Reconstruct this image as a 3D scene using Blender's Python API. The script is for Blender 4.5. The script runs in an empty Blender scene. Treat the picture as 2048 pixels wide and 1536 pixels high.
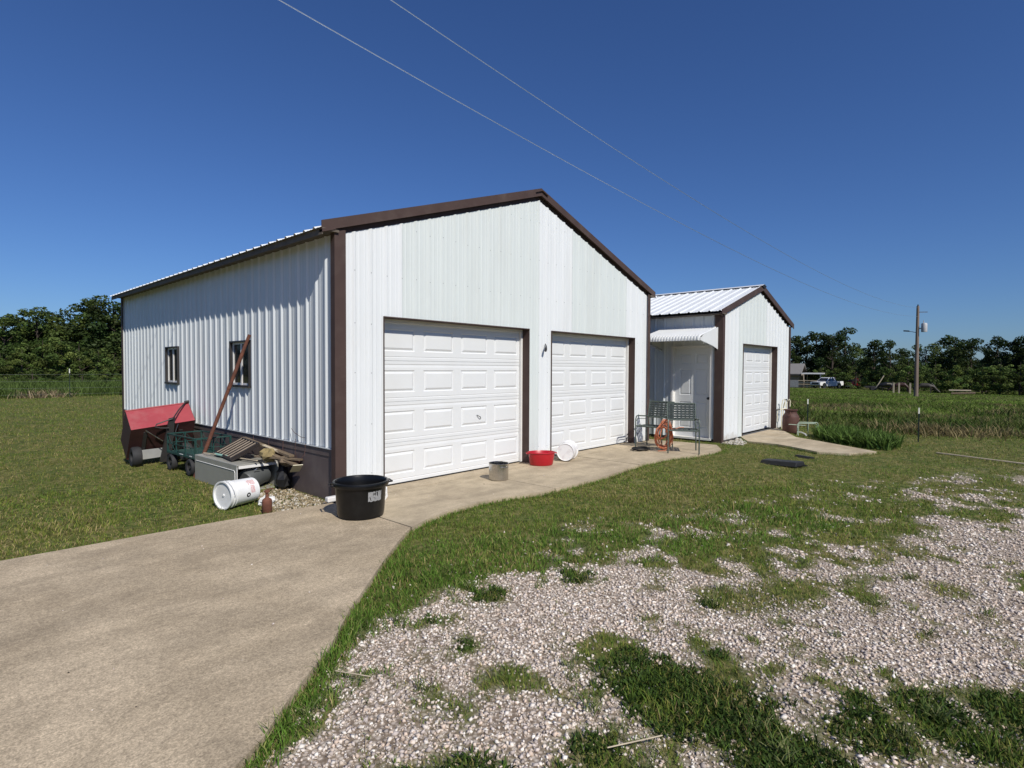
import bpy, math, random
import numpy as np
from mathutils import Vector, Matrix, Euler

random.seed(7)
rng = np.random.default_rng(11)
R = math.radians
SC = bpy.context.scene
COL = SC.collection

# ------------------------------------------------------------------ camera
cam_d = bpy.data.cameras.new("camera")
cam_d.sensor_width = 36.0
cam_d.lens = 36.0 * 1111.68 / 2048.0
cam_d.clip_start = 0.05
cam_d.clip_end = 6000
cam = bpy.data.objects.new("camera", cam_d)
COL.objects.link(cam)
_yaw, _pit, _rol = 0.832119, -0.0273846, 0.00440716
_f = Vector((math.sin(_yaw) * math.cos(_pit), math.cos(_yaw) * math.cos(_pit), math.sin(_pit)))
_r0 = Vector((math.cos(_yaw), -math.sin(_yaw), 0))
_u0 = _r0.cross(_f)
_r = _r0 * math.cos(_rol) + _u0 * math.sin(_rol)
_u = -_r0 * math.sin(_rol) + _u0 * math.cos(_rol)
CAMP = Vector((-3.4101, -5.8649, 1.5295))
cam.matrix_world = Matrix(((_r.x, _u.x, -_f.x, CAMP.x), (_r.y, _u.y, -_f.y, CAMP.y), (_r.z, _u.z, -_f.z, CAMP.z), (0, 0, 0, 1)))
SC.camera = cam

# ------------------------------------------------------------------ sky, sun, exposure
SUN = Vector((-0.245, -0.83, 0.79)).normalized()
world = bpy.data.worlds.new("World")
SC.world = world
world.use_nodes = True
wnt = world.node_tree
sky = wnt.nodes.new('ShaderNodeTexSky')
sky.sky_type = 'NISHITA'
sky.sun_disc = False
sky.sun_elevation = math.asin(SUN.z)
sky.sun_rotation = math.atan2(SUN.x, SUN.y) % (2 * math.pi)
sky.altitude = 300
sky.air_density = 1.12
sky.dust_density = 0.25
sky.ozone_density = 3.2
_tn = wnt.nodes.new('ShaderNodeMix'); _tn.data_type = 'RGBA'; _tn.blend_type = 'MULTIPLY'; _tn.inputs[0].default_value = 1
_tn.inputs[7].default_value = (.42, .615, .985, 1)
wnt.links.new(sky.outputs[0], _tn.inputs[6]); wnt.links.new(_tn.outputs[2], wnt.nodes['Background'].inputs[0])
wnt.nodes['Background'].inputs[1].default_value = 0.085
sun_d = bpy.data.lights.new("sun", 'SUN')
sun_d.energy = 4.3
sun_d.angle = R(0.53)
sun_d.color = (1.0, 0.955, 0.865)
sun = bpy.data.objects.new("sun", sun_d)
sun.rotation_euler = (-SUN).to_track_quat('-Z', 'Y').to_euler()
sun.location = (-10, -30, 30)
COL.objects.link(sun)
SC.view_settings.view_transform = 'Standard'
SC.view_settings.look = 'None'
SC.view_settings.exposure = 0
SC.view_settings.gamma = 1
SC.view_settings.use_curve_mapping = False
SC.cycles.max_bounces = 6
SC.cycles.diffuse_bounces = 3
SC.cycles.glossy_bounces = 3
SC.cycles.transmission_bounces = 4
SC.cycles.transparent_max_bounces = 8

# ------------------------------------------------------------------ tags and mesh builder
def tag(o, label=None, cat=None, group=None, kind=None):
    if label: o['label'] = label
    if cat: o['category'] = cat
    if group: o['group'] = group
    if kind: o['kind'] = kind
    return o

def thing(name, label, cat, loc=(0, 0, 0), rot=(0, 0, 0), group=None):
    o = bpy.data.objects.new(name, None)
    COL.objects.link(o)
    o.empty_display_size = 0.2
    o.location = loc
    o.rotation_euler = rot
    return tag(o, label, cat, group)

def copy_tree(o, parent=None):
    c = o.copy()
    COL.objects.link(c)
    c.parent = parent
    for ch in o.children:
        copy_tree(ch, c)
    return c

class MB:
    def __init__(s):
        s.v = []; s.f = []; s.sm = []; s.c = []
    def add(s, vs, fs, smooth=False, col=None):
        b = len(s.v)
        s.v += [tuple(v) for v in vs]
        for f in fs:
            s.f.append([b + i for i in f]); s.sm.append(smooth); s.c.append(col)
        return s
    def box(s, x0, x1, y0, y1, z0, z1, col=None):
        v = [(x, y, z) for z in (z0, z1) for y in (y0, y1) for x in (x0, x1)]
        return s.add(v, [(0, 2, 3, 1), (4, 5, 7, 6), (0, 1, 5, 4), (2, 6, 7, 3), (0, 4, 6, 2), (1, 3, 7, 5)], col=col)
    def obox(s, c, ax, ay, az, col=None):
        c = Vector(c); ax = Vector(ax); ay = Vector(ay); az = Vector(az)
        v = [c + ax * i + ay * j + az * k for k in (-1, 1) for j in (-1, 1) for i in (-1, 1)]
        return s.add(v, [(0, 2, 3, 1), (4, 5, 7, 6), (0, 1, 5, 4), (2, 6, 7, 3), (0, 4, 6, 2), (1, 3, 7, 5)], col=col)
    def bar(s, a, b, w, t, up=(0, 0, 1), col=None):
        a = Vector(a); b = Vector(b); d = b - a; L = d.length; d.normalize()
        upv = Vector(up)
        sx = d.cross(upv)
        if sx.length < 1e-4: sx = d.cross(Vector((1, 0, 0)))
        sx.normalize(); uz = sx.cross(d).normalized()
        return s.obox((a + b) / 2, d * (L / 2), sx * (w / 2), uz * (t / 2), col=col)
    def prism(s, poly, off, col=None):
        n = len(poly); off = Vector(off)
        v = [Vector(p) for p in poly] + [Vector(p) + off for p in poly]
        fs = [tuple(range(n))[::-1], tuple(range(n, 2 * n))] + [(i, (i + 1) % n, n + (i + 1) % n, n + i) for i in range(n)]
        return s.add(v, fs, col=col)
    def tube(s, pts, r, n=8, closed=False, col=None, caps=True):
        pts = [Vector(p) for p in pts]; m = len(pts)
        rs = r if isinstance(r, (list, tuple)) else [r] * m
        vs = []; prev = None
        for i, p in enumerate(pts):
            if closed: d = pts[(i + 1) % m] - pts[i - 1]
            else: d = pts[min(i + 1, m - 1)] - pts[max(i - 1, 0)]
            if d.length < 1e-9: d = Vector((0, 0, 1))
            d.normalize()
            if prev is None:
                a = Vector((0, 0, 1)) if abs(d.z) < 0.9 else Vector((1, 0, 0))
                x = d.cross(a).normalized()
            else:
                x = (prev - d * prev.dot(d))
                x = x.normalized() if x.length > 1e-6 else d.orthogonal().normalized()
            prev = x; y = d.cross(x)
            for k in range(n):
                t = 2 * math.pi * k / n
                vs.append(p + (x * math.cos(t) + y * math.sin(t)) * rs[i])
        fs = []
        for i in range(m if closed else m - 1):
            j = (i + 1) % m
            for k in range(n):
                k2 = (k + 1) % n
                fs.append((i * n + k, i * n + k2, j * n + k2, j * n + k))
        s.add(vs, fs, smooth=True, col=col)
        if caps and not closed:
            s.add(vs[:n], [tuple(range(n))[::-1]], col=col); s.add(vs[-n:], [tuple(range(n))], col=col)
        return s
    def lathe(s, prof, n=32, sx=1.0, sy=1.0, M=None, smooth=True, col=None, arc=None, c=(0, 0, 0)):
        vs = []
        full = arc is None
        cnt = n if full else n + 1
        for (r, z) in prof:
            for k in range(cnt):
                t = 2 * math.pi * k / n if full else arc[0] + (arc[1] - arc[0]) * k / n
                vs.append(Vector((c[0] + r * sx * math.cos(t), c[1] + r * sy * math.sin(t), c[2] + z)))
        if M is not None: vs = [M @ v for v in vs]
        fs = []
        for i in range(len(prof) - 1):
            for k in range(n):
                k2 = (k + 1) % n if full else k + 1
                fs.append((i * cnt + k, i * cnt + k2, (i + 1) * cnt + k2, (i + 1) * cnt + k))
        return s.add(vs, fs, smooth=smooth, col=col)
    def build(s, name, mat, parent=None, M=None, link=True):
        me = bpy.data.meshes.new(name)
        vs = s.v if M is None else [tuple(M @ Vector(v)) for v in s.v]
        me.from_pydata(vs, [], s.f)
        me.polygons.foreach_set('use_smooth', s.sm)
        if any(s.sm): me.set_sharp_from_angle(angle=R(38))
        if any(c is not None for c in s.c):
            ca = me.color_attributes.new('tint', 'FLOAT_COLOR', 'CORNER')
            arr = []
            for f, c in zip(s.f, s.c):
                arr += list((c or (1, 1, 1)) + (1,)) * len(f)
            ca.data.foreach_set('color', arr)
        me.materials.append(mat)
        me.update()
        o = bpy.data.objects.new(name, me)
        COL.objects.link(o)
        if parent is not None: o.parent = parent
        return o

# ------------------------------------------------------------------ materials
def nodes_of(m):
    m.use_nodes = True
    nt = m.node_tree
    return nt, nt.nodes['Principled BSDF']

def mat(name, col, rough=0.6, metal=0.0, var=0.06, vscale=6.0, bump=0.0, bscale=60.0, dirt=None, dscale=2.5, damt=0.5, tint=False, spec=0.5, stretch=(1, 1, 1), coat=0.0, dlo=0.5, dhi=0.72):
    m = bpy.data.materials.new(name)
    nt, b = nodes_of(m)
    N = nt.nodes.new; L = nt.links.new
    tc = N('ShaderNodeTexCoord'); mp = N('ShaderNodeMapping'); mp.inputs['Scale'].default_value = stretch
    L(tc.outputs['Object'], mp.inputs[0])
    n1 = N('ShaderNodeTexNoise'); n1.inputs['Scale'].default_value = vscale; n1.inputs['Detail'].default_value = 5
    L(mp.outputs[0], n1.inputs['Vector'])
    mr = N('ShaderNodeMapRange'); mr.inputs[1].default_value = 0.3; mr.inputs[2].default_value = 0.7
    mr.inputs[3].default_value = 1 - var; mr.inputs[4].default_value = 1 + var
    L(n1.outputs[0], mr.inputs[0])
    mx = N('ShaderNodeMix'); mx.data_type = 'RGBA'; mx.blend_type = 'MULTIPLY'; mx.inputs[0].default_value = 1
    mx.inputs[6].default_value = (*col, 1)
    L(mr.outputs[0], mx.inputs[7])
    out = mx.outputs[2]
    if tint:
        at = N('ShaderNodeAttribute'); at.attribute_name = 'tint'
        m2 = N('ShaderNodeMix'); m2.data_type = 'RGBA'; m2.blend_type = 'MULTIPLY'; m2.inputs[0].default_value = 1
        L(out, m2.inputs[6]); L(at.outputs['Color'], m2.inputs[7]); out = m2.outputs[2]
    if dirt is not None:
        n2 = N('ShaderNodeTexNoise'); n2.inputs['Scale'].default_value = dscale; n2.inputs['Detail'].default_value = 9; n2.inputs['Roughness'].default_value = 0.65
        L(mp.outputs[0], n2.inputs['Vector'])
        r2 = N('ShaderNodeMapRange'); r2.inputs[1].default_value = dlo; r2.inputs[2].default_value = dhi; r2.inputs[3].default_value = 0; r2.inputs[4].default_value = damt
        L(n2.outputs[0], r2.inputs[0])
        m3 = N('ShaderNodeMix'); m3.data_type = 'RGBA'
        L(r2.outputs[0], m3.inputs[0]); L(out, m3.inputs[6]); m3.inputs[7].default_value = (*dirt, 1); out = m3.outputs[2]
    L(out, b.inputs['Base Color'])
    b.inputs['Roughness'].default_value = rough
    b.inputs['Metallic'].default_value = metal
    b.inputs['Specular IOR Level'].default_value = spec
    b.inputs['Coat Weight'].default_value = coat
    if bump > 0:
        n3 = N('ShaderNodeTexNoise'); n3.inputs['Scale'].default_value = bscale; n3.inputs['Detail'].default_value = 4
        L(mp.outputs[0], n3.inputs['Vector'])
        bp = N('ShaderNodeBump'); bp.inputs['Strength'].default_value = bump; bp.inputs['Distance'].default_value = 0.01
        L(n3.outputs[0], bp.inputs['Height']); L(bp.outputs[0], b.inputs['Normal'])
    return m

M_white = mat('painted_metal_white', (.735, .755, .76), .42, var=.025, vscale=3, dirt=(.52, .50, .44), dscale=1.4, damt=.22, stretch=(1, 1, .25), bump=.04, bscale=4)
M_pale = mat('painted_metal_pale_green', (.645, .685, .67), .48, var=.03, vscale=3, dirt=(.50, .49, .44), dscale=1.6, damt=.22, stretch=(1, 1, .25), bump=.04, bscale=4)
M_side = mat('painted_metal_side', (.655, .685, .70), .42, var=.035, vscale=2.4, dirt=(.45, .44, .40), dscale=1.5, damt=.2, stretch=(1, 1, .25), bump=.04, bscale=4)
def splash(m, top=.28, amt=.5, col=(.34, .27, .18)):
    nt = m.node_tree; b = nt.nodes['Principled BSDF']; N = nt.nodes.new; L = nt.links.new
    src = b.inputs['Base Color'].links[0].from_socket
    tc = N('ShaderNodeTexCoord'); sp = N('ShaderNodeSeparateXYZ'); L(tc.outputs['Object'], sp.inputs[0])
    nz = N('ShaderNodeTexNoise'); nz.inputs['Scale'].default_value = 5; nz.inputs['Detail'].default_value = 8; nz.inputs['Roughness'].default_value = .7; L(tc.outputs['Object'], nz.inputs['Vector'])
    r1 = N('ShaderNodeMapRange'); r1.inputs[1].default_value = 0; r1.inputs[2].default_value = top; r1.inputs[3].default_value = .30; r1.inputs[4].default_value = -.25; L(sp.outputs[2], r1.inputs[0])
    ad = N('ShaderNodeMath'); ad.operation = 'ADD'; L(r1.outputs[0], ad.inputs[0]); L(nz.outputs[0], ad.inputs[1])
    r2 = N('ShaderNodeMapRange'); r2.inputs[1].default_value = .55; r2.inputs[2].default_value = .85; r2.inputs[3].default_value = 0; r2.inputs[4].default_value = amt; L(ad.outputs[0], r2.inputs[0])
    mx = N('ShaderNodeMix'); mx.data_type = 'RGBA'; L(r2.outputs[0], mx.inputs[0]); L(src, mx.inputs[6]); mx.inputs[7].default_value = (*col, 1); L(mx.outputs[2], b.inputs['Base Color'])
splash(M_white)
M_roof = mat('roof_metal', (.74, .76, .77), .42, var=.04, vscale=4, dirt=(.5, .48, .44), dscale=2, damt=.25)
M_brown = mat('brown_trim', (.072, .047, .041), .6, spec=.18, var=.08, vscale=5, dirt=(.16, .13, .11), dscale=3, damt=.25)
M_brown2 = mat('brown_skirt', (.125, .095, .09), .55, var=.12, vscale=3, dirt=(.19, .16, .14), dscale=3, damt=.45, bump=.1, bscale=8)
M_soffit = mat('soffit_wood', (.12, .095, .07), .7, var=.2, vscale=8)
M_door = mat('garage_door_white', (.72, .73, .73), .42, var=.015, vscale=3, dirt=(.6, .58, .52), dscale=1.8, damt=.14)
M_trimwhite = mat('vinyl_white', (.76, .74, .71), .5, var=.04)
M_black = mat('black_rubber', (.012, .012, .013), .55, var=.2)
M_tub = mat('black_plastic_tub', (.0065, .0065, .007), .30, var=.25, vscale=10, bump=.05, bscale=30, dirt=(.02, .02, .018), dscale=5, damt=.3, spec=.35)
M_steel = mat('stainless_steel', (.52, .51, .49), .22, 1.0, var=.08, vscale=8, stretch=(1, 1, 4))
M_redp = mat('red_plastic', (.44, .010, .020), .32, var=.06, spec=.5)
M_redpaint = mat('red_cart_paint', (.36, .058, .07), .5, var=.07, dirt=(.42, .18, .17), dscale=4, damt=.4)
M_whitep = mat('white_plastic', (.80, .80, .79), .4, var=.02, dirt=(.45, .40, .33), dscale=4, damt=.3)
M_greenm = mat('green_wagon_paint', (.012, .055, .048), .5, var=.15, dirt=(.10, .10, .08), damt=.35)
M_rust = mat('rusty_steel', (.15, .055, .032), .8, var=.3, vscale=14, bump=.25, bscale=60, dirt=(.07, .035, .028), dscale=9, damt=.7)
M_rust2 = mat('old_rust_paint', (.085, .036, .026), .7, var=.25, vscale=10, bump=.15, dirt=(.16, .08, .06), dscale=6, damt=.5)
M_appl = mat('appliance_enamel', (.34, .33, .29), .38, var=.04, dirt=(.24, .21, .17), dscale=3.5, damt=.4)
M_cream = mat('cream_paint', (.70, .64, .46), .5, var=.08)
M_grey = mat('grey_plastic', (.085, .09, .09), .5, var=.1)
M_dark = mat('dark_steel', (.03, .028, .028), .5, var=.2, dirt=(.1, .07, .05), damt=.3)
M_wood = mat('weathered_wood', (.17, .125, .08), .85, var=.3, vscale=12, bump=.3, bscale=50, stretch=(1, 1, 1))
M_wood2 = mat('pale_wood', (.50, .42, .30), .8, var=.15, vscale=12)
M_brownslat = mat('brown_louver', (.018, .012, .010), .55, var=.2)
M_chair = mat('chair_frame', (.10, .125, .105), .42, .3, var=.1)
M_strap = mat('vinyl_strap', (.050, .062, .058), .5, var=.12)
M_orange = mat('orange_cord', (.62, .20, .09), .5, var=.08)
M_post = mat('t_post_green', (.012, .025, .02), .6, var=.2)
M_posttip = mat('t_post_white_tip', (.8, .8, .72), .5, var=.03)
M_wire = mat('galvanised_wire', (.20, .21, .20), .5, .5, var=.05)
M_cable = mat('overhead_cable', (.62, .70, .80), .45, .95, var=.03)
M_pole = mat('utility_pole_wood', (.20, .15, .12), .85, var=.25, vscale=6, stretch=(1, 1, .1))
M_glass = mat('window_glass', (.02, .022, .024), .06, var=.1, spec=.6)
M_chrome = mat('bright_metal', (.6, .6, .6), .25, 1.0)
M_tire = mat('tyre_rubber', (.022, .022, .024), .75, var=.2, dirt=(.09, .08, .07), damt=.4)
M_greyrack = mat('pale_green_metal', (.40, .50, .38), .5, var=.1)
M_paper = mat('white_paper', (.75, .74, .72), .8, var=.05)
M_hosegreen = mat('pale_green_hose', (.30, .52, .42), .45, var=.08)
M_bluep = mat('pale_blue_plastic', (.42, .62, .68), .35, var=.03)
M_redprint = mat('red_print', (.62, .16, .16), .6, var=.25, vscale=60)
M_greyprint = mat('grey_print', (.30, .29, .30), .6, var=.2, vscale=60)
M_sticker = mat('worn_sticker', (.30, .30, .30), .5, var=.2, vscale=60, dirt=(.2, .2, .2), dscale=40, damt=.4)

def leaf_mat(name, trans=0.35, rough=0.55):
    m = bpy.data.materials.new(name)
    nt, b = nodes_of(m)
    N = nt.nodes.new; L = nt.links.new
    at = N('ShaderNodeAttribute'); at.attribute_name = 'tint'
    oi = N('ShaderNodeObjectInfo')
    mr = N('ShaderNodeMapRange'); mr.inputs[3].default_value = .82; mr.inputs[4].default_value = 1.18
    L(oi.outputs['Random'], mr.inputs[0])
    mx = N('ShaderNodeMix'); mx.data_type = 'RGBA'; mx.blend_type = 'MULTIPLY'; mx.inputs[0].default_value = 1
    L(at.outputs['Color'], mx.inputs[6]); L(mr.outputs[0], mx.inputs[7])
    L(mx.outputs[2], b.inputs['Base Color'])
    b.inputs['Roughness'].default_value = rough
    b.inputs['Specular IOR Level'].default_value = .15
    tr = N('ShaderNodeBsdfTranslucent'); ms = N('ShaderNodeMixShader'); ms.inputs[0].default_value = trans
    L(mx.outputs[2], tr.inputs[0])
    out = nt.nodes['Material Output']
    L(b.outputs[0], ms.inputs[1]); L(tr.outputs[0], ms.inputs[2]); L(ms.outputs[0], out.inputs[0])
    return m
M_leaf = leaf_mat('tree_leaves')
M_blade = leaf_mat('grass_blades', .3, .65)
M_bark = mat('bark', (.06, .045, .035), .9, var=.3, vscale=8, bump=.3, bscale=20)

# ------------------------------------------------------------------ noise and region helpers
def _hash(ix, iy, seed):
    h = (ix.astype(np.int64) * 374761393 + iy.astype(np.int64) * 668265263 + seed * 974634777) & 0x7fffffff
    h = ((h ^ (h >> 13)) * 1274126177) & 0x7fffffff
    return ((h ^ (h >> 16)) & 0xffff) / 65535.0

def vnoise(x, y, s, seed=0):
    x = np.asarray(x, float) / s; y = np.asarray(y, float) / s
    ix = np.floor(x); iy = np.floor(y); fx = x - ix; fy = y - iy
    fx = fx * fx * (3 - 2 * fx); fy = fy * fy * (3 - 2 * fy)
    a = _hash(ix, iy, seed); b = _hash(ix + 1, iy, seed); c = _hash(ix, iy + 1, seed); d = _hash(ix + 1, iy + 1, seed)
    return (a * (1 - fx) + b * fx) * (1 - fy) + (c * (1 - fx) + d * fx) * fy

def fbm(x, y, s, seed=0, o=4):
    t = 0; a = .5; n = 0
    for i in range(o):
        t = t + a * vnoise(x, y, s / 2 ** i, seed + i * 17); n += a; a *= .5
    return t / n

def sst(a, b, x):
    t = np.clip((np.asarray(x, float) - a) / (b - a), 0, 1)
    return t * t * (3 - 2 * t)

def sdpoly(x, y, P):
    x = np.asarray(x, float); y = np.asarray(y, float)
    d = np.full(x.shape, 1e9); ins = np.zeros(x.shape, bool)
    n = len(P)
    for i in range(n):
        ax, ay = P[i]; bx, by = P[(i + 1) % n]
        ex, ey = bx - ax, by - ay
        t = np.clip(((x - ax) * ex + (y - ay) * ey) / (ex * ex + ey * ey + 1e-12), 0, 1)
        d = np.minimum(d, np.hypot(x - ax - t * ex, y - ay - t * ey))
        c = ((ay > y) != (by > y)) & (x < (bx - ax) * (y - ay) / (by - ay + 1e-12) + ax)
        ins ^= c
    return np.where(ins, d, -d)

EDGE = [(-2.58, -3.68), (-2.42, -3.58), (-2.24, -3.41), (-2.04, -3.25), (-1.84, -3.09), (-1.53, -2.77), (-1.16, -2.44), (-.76, -2.08), (-.45, -1.82), (-.14, -1.58),
        (.22, -1.43), (.56, -1.35), (1.05, -1.31), (1.49, -1.38), (1.89, -1.50), (2.5, -1.52), (3.21, -1.53), (4.04, -1.44), (4.79, -1.36), (5.56, -1.42), (5.99, -1.58), (6.68, -1.70), (7.25, -1.66)]
P_slab = [(-14, .10), (-2.9, .03), (-1.16, -.03), (-.3, -.10), (-.12, .0), (7.315, 0), (7.72, -.3), (7.75, -1.35)] + EDGE[::-1] + [(-2.9, -3.95), (-3.9, -4.9), (-5.2, -6.6), (-6.2, -9), (-7, -14), (-14, -14)]
P_apron = [(9.55, -1.17), (12.15, -1.17), (11.35, -1.62), (10.3, -2.15), (9.92, -2.70), (9.38, -3.38), (8.95, -3.92), (8.3, -3.6), (8.15, -3.1), (8.55, -2.55), (8.75, -2.2), (8.8, -1.6)]
P_gravel = [(-2.55, -3.95), (-2.42, -3.73), (-2.05, -3.42), (-1.80, -3.21), (-1.35, -3.06), (-.95, -2.88), (-.5, -2.90), (-.05, -3.12), (.5, -3.38), (1.2, -3.62), (1.9, -3.95), (2.8, -4.25), (4.2, -4.6), (6, -5.2),
            (9, -7), (9, -22), (-12, -22), (-6.2, -14), (-5.8, -9), (-4.9, -6.6), (-3.6, -4.9), (-2.8, -4.05)]
BLOBS = [(-.95, -4.42, .17), (-.8, -4.6, .2), (-.98, -4.72, .24), (-.85, -4.9, .2), (-1.0, -5.12, .2), (-1.1, -5.35, .22), (-1.28, -5.6, .3), (-1.50, -4.6, .09), (-1.97, -4.36, .14), (-1.72, -4.62, .08), (-2.2, -4.25, .14),
         (-.62, -5.42, .15), (-.42, -5.36, .10), (-.2, -5.60, .13), (-.34, -5.75, .17), (.0, -5.96, .2), (-1.28, -3.57, .055), (-.41, -4.67, .05), (.20, -4.36, .06), (-.62, -5.05, .07),
         (-.75, -4.35, .10), (-.68, -3.16, .12), (.02, -3.42, .14), (-1.2, -3.17, .05), (-1.5, -3.5, .03)]
BROWNS = [(.35, -4.5, .16), (.62, -4.62, .2), (.95, -4.7, .16), (.35, -4.30, .1), (1.35, -5.0, .1), (.85, -5.2, .06), (1.6, -5.55, .12)]

def gravel_amt(x, y):
    x = np.asarray(x, float); y = np.asarray(y, float)
    sd = sdpoly(x, y, P_gravel)
    n = fbm(x, y, .55, 3) - .5
    n2 = fbm(x, y, .22, 9) - .5
    n3 = fbm(x, y, .07, 14) - .5
    g = sst(-.14, .08, sd + n * .30 + n2 * .22 + n3 * .26)
    # how readily grass has taken hold: upper right belt, the bottom margin, a little everywhere
    right = sst(-.3, 1.0, x)
    p = sst(1.9, .05, sd) * right * .80 + sst(2.2, 5.5, x) * .50 + .04
    p = np.maximum(p, .42 * sst(-4.15, -4.5, y + .35 * x) * sst(.6, -.2, x))
    p = np.maximum(p, .55 * sst(.45, .0, sd) * (x < -.9))
    N_ = .5 + n * .75 + n2 * .9 + n3 * .55
    thr = .20 + .44 * np.clip(p, 0, 1)
    g = g * sst(thr - .07, thr + .10, N_)
    # gravel showing through the lawn beyond the edge
    sparse = sst(-.6, .6, x) * sst(-1.25, -.1, sd) * sst(.10, .20, n2 * 1.1 + n * .5 + n3 * .5)
    g = np.maximum(g, sparse * (sd < 0.1) * .85)
    for (bx, by, br) in BLOBS:
        d = np.hypot(x - bx, y - by) + n2 * .22 + n3 * .24
        g = g * (1 - sst(br + .13, br - .07, d))
    for (bx, by, br) in BROWNS:
        d = np.hypot(x - bx, y - by) + n2 * .2
        g = g * (1 - .8 * sst(br + .1, br - .05, d))
    return g

def terrain(x, y):
    x = np.asarray(x, float); y = np.asarray(y, float)
    z = -.05 + .006 * (fbm(x, y, .8, 5) - .5) * 2
    s = np.maximum(x - 17, 0)
    z = z - .0195 * (s - 6 * (1 - np.exp(-s / 6)))
    far = sst(14, 30, np.hypot(x, y))
    z = z + far * .25 * (fbm(x, y, 14, 21) - .5)
    return z

def tz(x, y):
    return float(terrain(np.array([x]), np.array([y]))[0])

# ------------------------------------------------------------------ ground sheet
def axis(lo, hi, step, ext):
    a = list(np.arange(lo, hi + 1e-6, step)); s = step
    p = hi
    while p < ext:
        s *= 1.12; p += s; a.append(p)
    s = step; p = lo
    while p > -ext:
        s *= 1.12; p -= s; a.insert(0, p)
    return np.array(a)

def mesh_np(name, V, F, mat_, attrs=None, tint=None, smooth=False):
    me = bpy.data.meshes.new(name)
    me.vertices.add(len(V)); me.vertices.foreach_set('co', V.astype(np.float32).ravel())
    F = [f for f in F if len(f)]
    tot = sum(f.shape[0] * f.shape[1] for f in F); npoly = sum(f.shape[0] for f in F)
    me.loops.add(tot); me.loops.foreach_set('vertex_index', np.concatenate([f.ravel() for f in F]).astype(np.int32))
    me.polygons.add(npoly)
    cnt = np.concatenate([np.full(f.shape[0], f.shape[1]) for f in F])
    st = np.concatenate([[0], np.cumsum(cnt)[:-1]])
    me.polygons.foreach_set('loop_start', st.astype(np.int32))
    me.polygons.foreach_set('loop_total', cnt.astype(np.int32))
    if smooth: me.polygons.foreach_set('use_smooth', np.ones(npoly, bool))
    for k, a in (attrs or {}).items():
        at = me.attributes.new(k, 'FLOAT', 'POINT'); at.data.foreach_set('value', a.astype(np.float32))
    if tint is not None:
        at = me.color_attributes.new('tint', 'FLOAT_COLOR', 'POINT')
        at.data.foreach_set('color', np.concatenate([tint, np.ones((len(tint), 1))], 1).astype(np.float32).ravel())
    me.materials.append(mat_)
    me.update(calc_edges=True); me.validate()
    o = bpy.data.objects.new(name, me); COL.objects.link(o)
    return o

def ground_material():
    m = bpy.data.materials.new('ground')
    nt, b = nodes_of(m); N = nt.nodes.new; L = nt.links.new
    tc = N('ShaderNodeTexCoord')
    def noise(s, d=6, r=.6):
        n = N('ShaderNodeTexNoise'); n.inputs['Scale'].default_value = s; n.inputs['Detail'].default_value = d; n.inputs['Roughness'].default_value = r
        L(tc.outputs['Object'], n.inputs['Vector']); return n
    def ramp(src, stops):
        r = N('ShaderNodeValToRGB'); L(src, r.inputs[0]); e = r.color_ramp.elements
        e[0].position = stops[0][0]; e[0].color = (*stops[0][1], 1); e[1].position = stops[-1][0]; e[1].color = (*stops[-1][1], 1)
        for p, c in stops[1:-1]:
            q = e.new(p); q.color = (*c, 1)
        return r
    nA = noise(.35, 8, .65); nB = noise(14, 6); nC = noise(2.2, 6)
    ga = ramp(nB.outputs[0], [(.3, (.028, .038, .009)), (.5, (.085, .11, .024)), (.72, (.20, .18, .07))])
    gb = ramp(nB.outputs[0], [(.3, (.036, .044, .012)), (.5, (.13, .13, .036)), (.72, (.28, .225, .11))])
    mg = N('ShaderNodeMix'); mg.data_type = 'RGBA'
    mr = N('ShaderNodeMapRange'); mr.inputs[1].default_value = .42; mr.inputs[2].default_value = .6
    L(nC.outputs[0], mr.inputs[0]); L(mr.outputs[0], mg.inputs[0]); L(ga.outputs[0], mg.inputs[6]); L(gb.outputs[0], mg.inputs[7])
    vo = N('ShaderNodeTexVoronoi'); vo.inputs['Scale'].default_value = 46; L(tc.outputs['Object'], vo.inputs['Vector'])
    st = ramp(vo.outputs['Color'], [(.1, (.40, .34, .28)), (.5, (.54, .46, .385)), (.9, (.66, .58, .49))])
    vd = ramp(vo.outputs['Distance'], [(.25, (1, 1, 1)), (.62, (.42, .38, .34))])
    ms = N('ShaderNodeMix'); ms.data_type = 'RGBA'; ms.blend_type = 'MULTIPLY'; ms.inputs[0].default_value = 1
    L(st.outputs[0], ms.inputs[6]); L(vd.outputs[0], ms.inputs[7])
    at = N('ShaderNodeAttribute'); at.attribute_name = 'gravel'
    mf = N('ShaderNodeMix'); mf.data_type = 'RGBA'
    L(at.outputs['Fac'], mf.inputs[0]); L(mg.outputs[2], mf.inputs[6]); L(ms.outputs[2], mf.inputs[7])
    L(mf.outputs[2], b.inputs['Base Color'])
    b.inputs['Roughness'].default_value = .95; b.inputs['Specular IOR Level'].default_value = .15
    bp = N('ShaderNodeBump'); bp.inputs['Strength'].default_value = .8; bp.inputs['Distance'].default_value = .02
    L(nB.outputs[0], bp.inputs['Height']); L(bp.outputs[0], b.inputs['Normal'])
    return m
xs = axis(-7, 16, .11, 2200); ys = axis(-9, 13, .11, 2200)
GX, GY = np.meshgrid(xs, ys)
gx = GX.ravel(); gy = GY.ravel()
V = np.stack([gx, gy, terrain(gx, gy)], 1)
nx, ny = len(xs), len(ys)
ii = (np.arange(ny - 1)[:, None] * nx + np.arange(nx - 1)[None, :]).ravel()
Fq = np.stack([ii, ii + 1, ii + nx + 1, ii + nx], 1)
ga_ = gravel_amt(gx, gy)
ground = mesh_np('ground', V, [Fq], ground_material(), attrs={'gravel': ga_}, smooth=True)
tag(ground, kind='structure')

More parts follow.
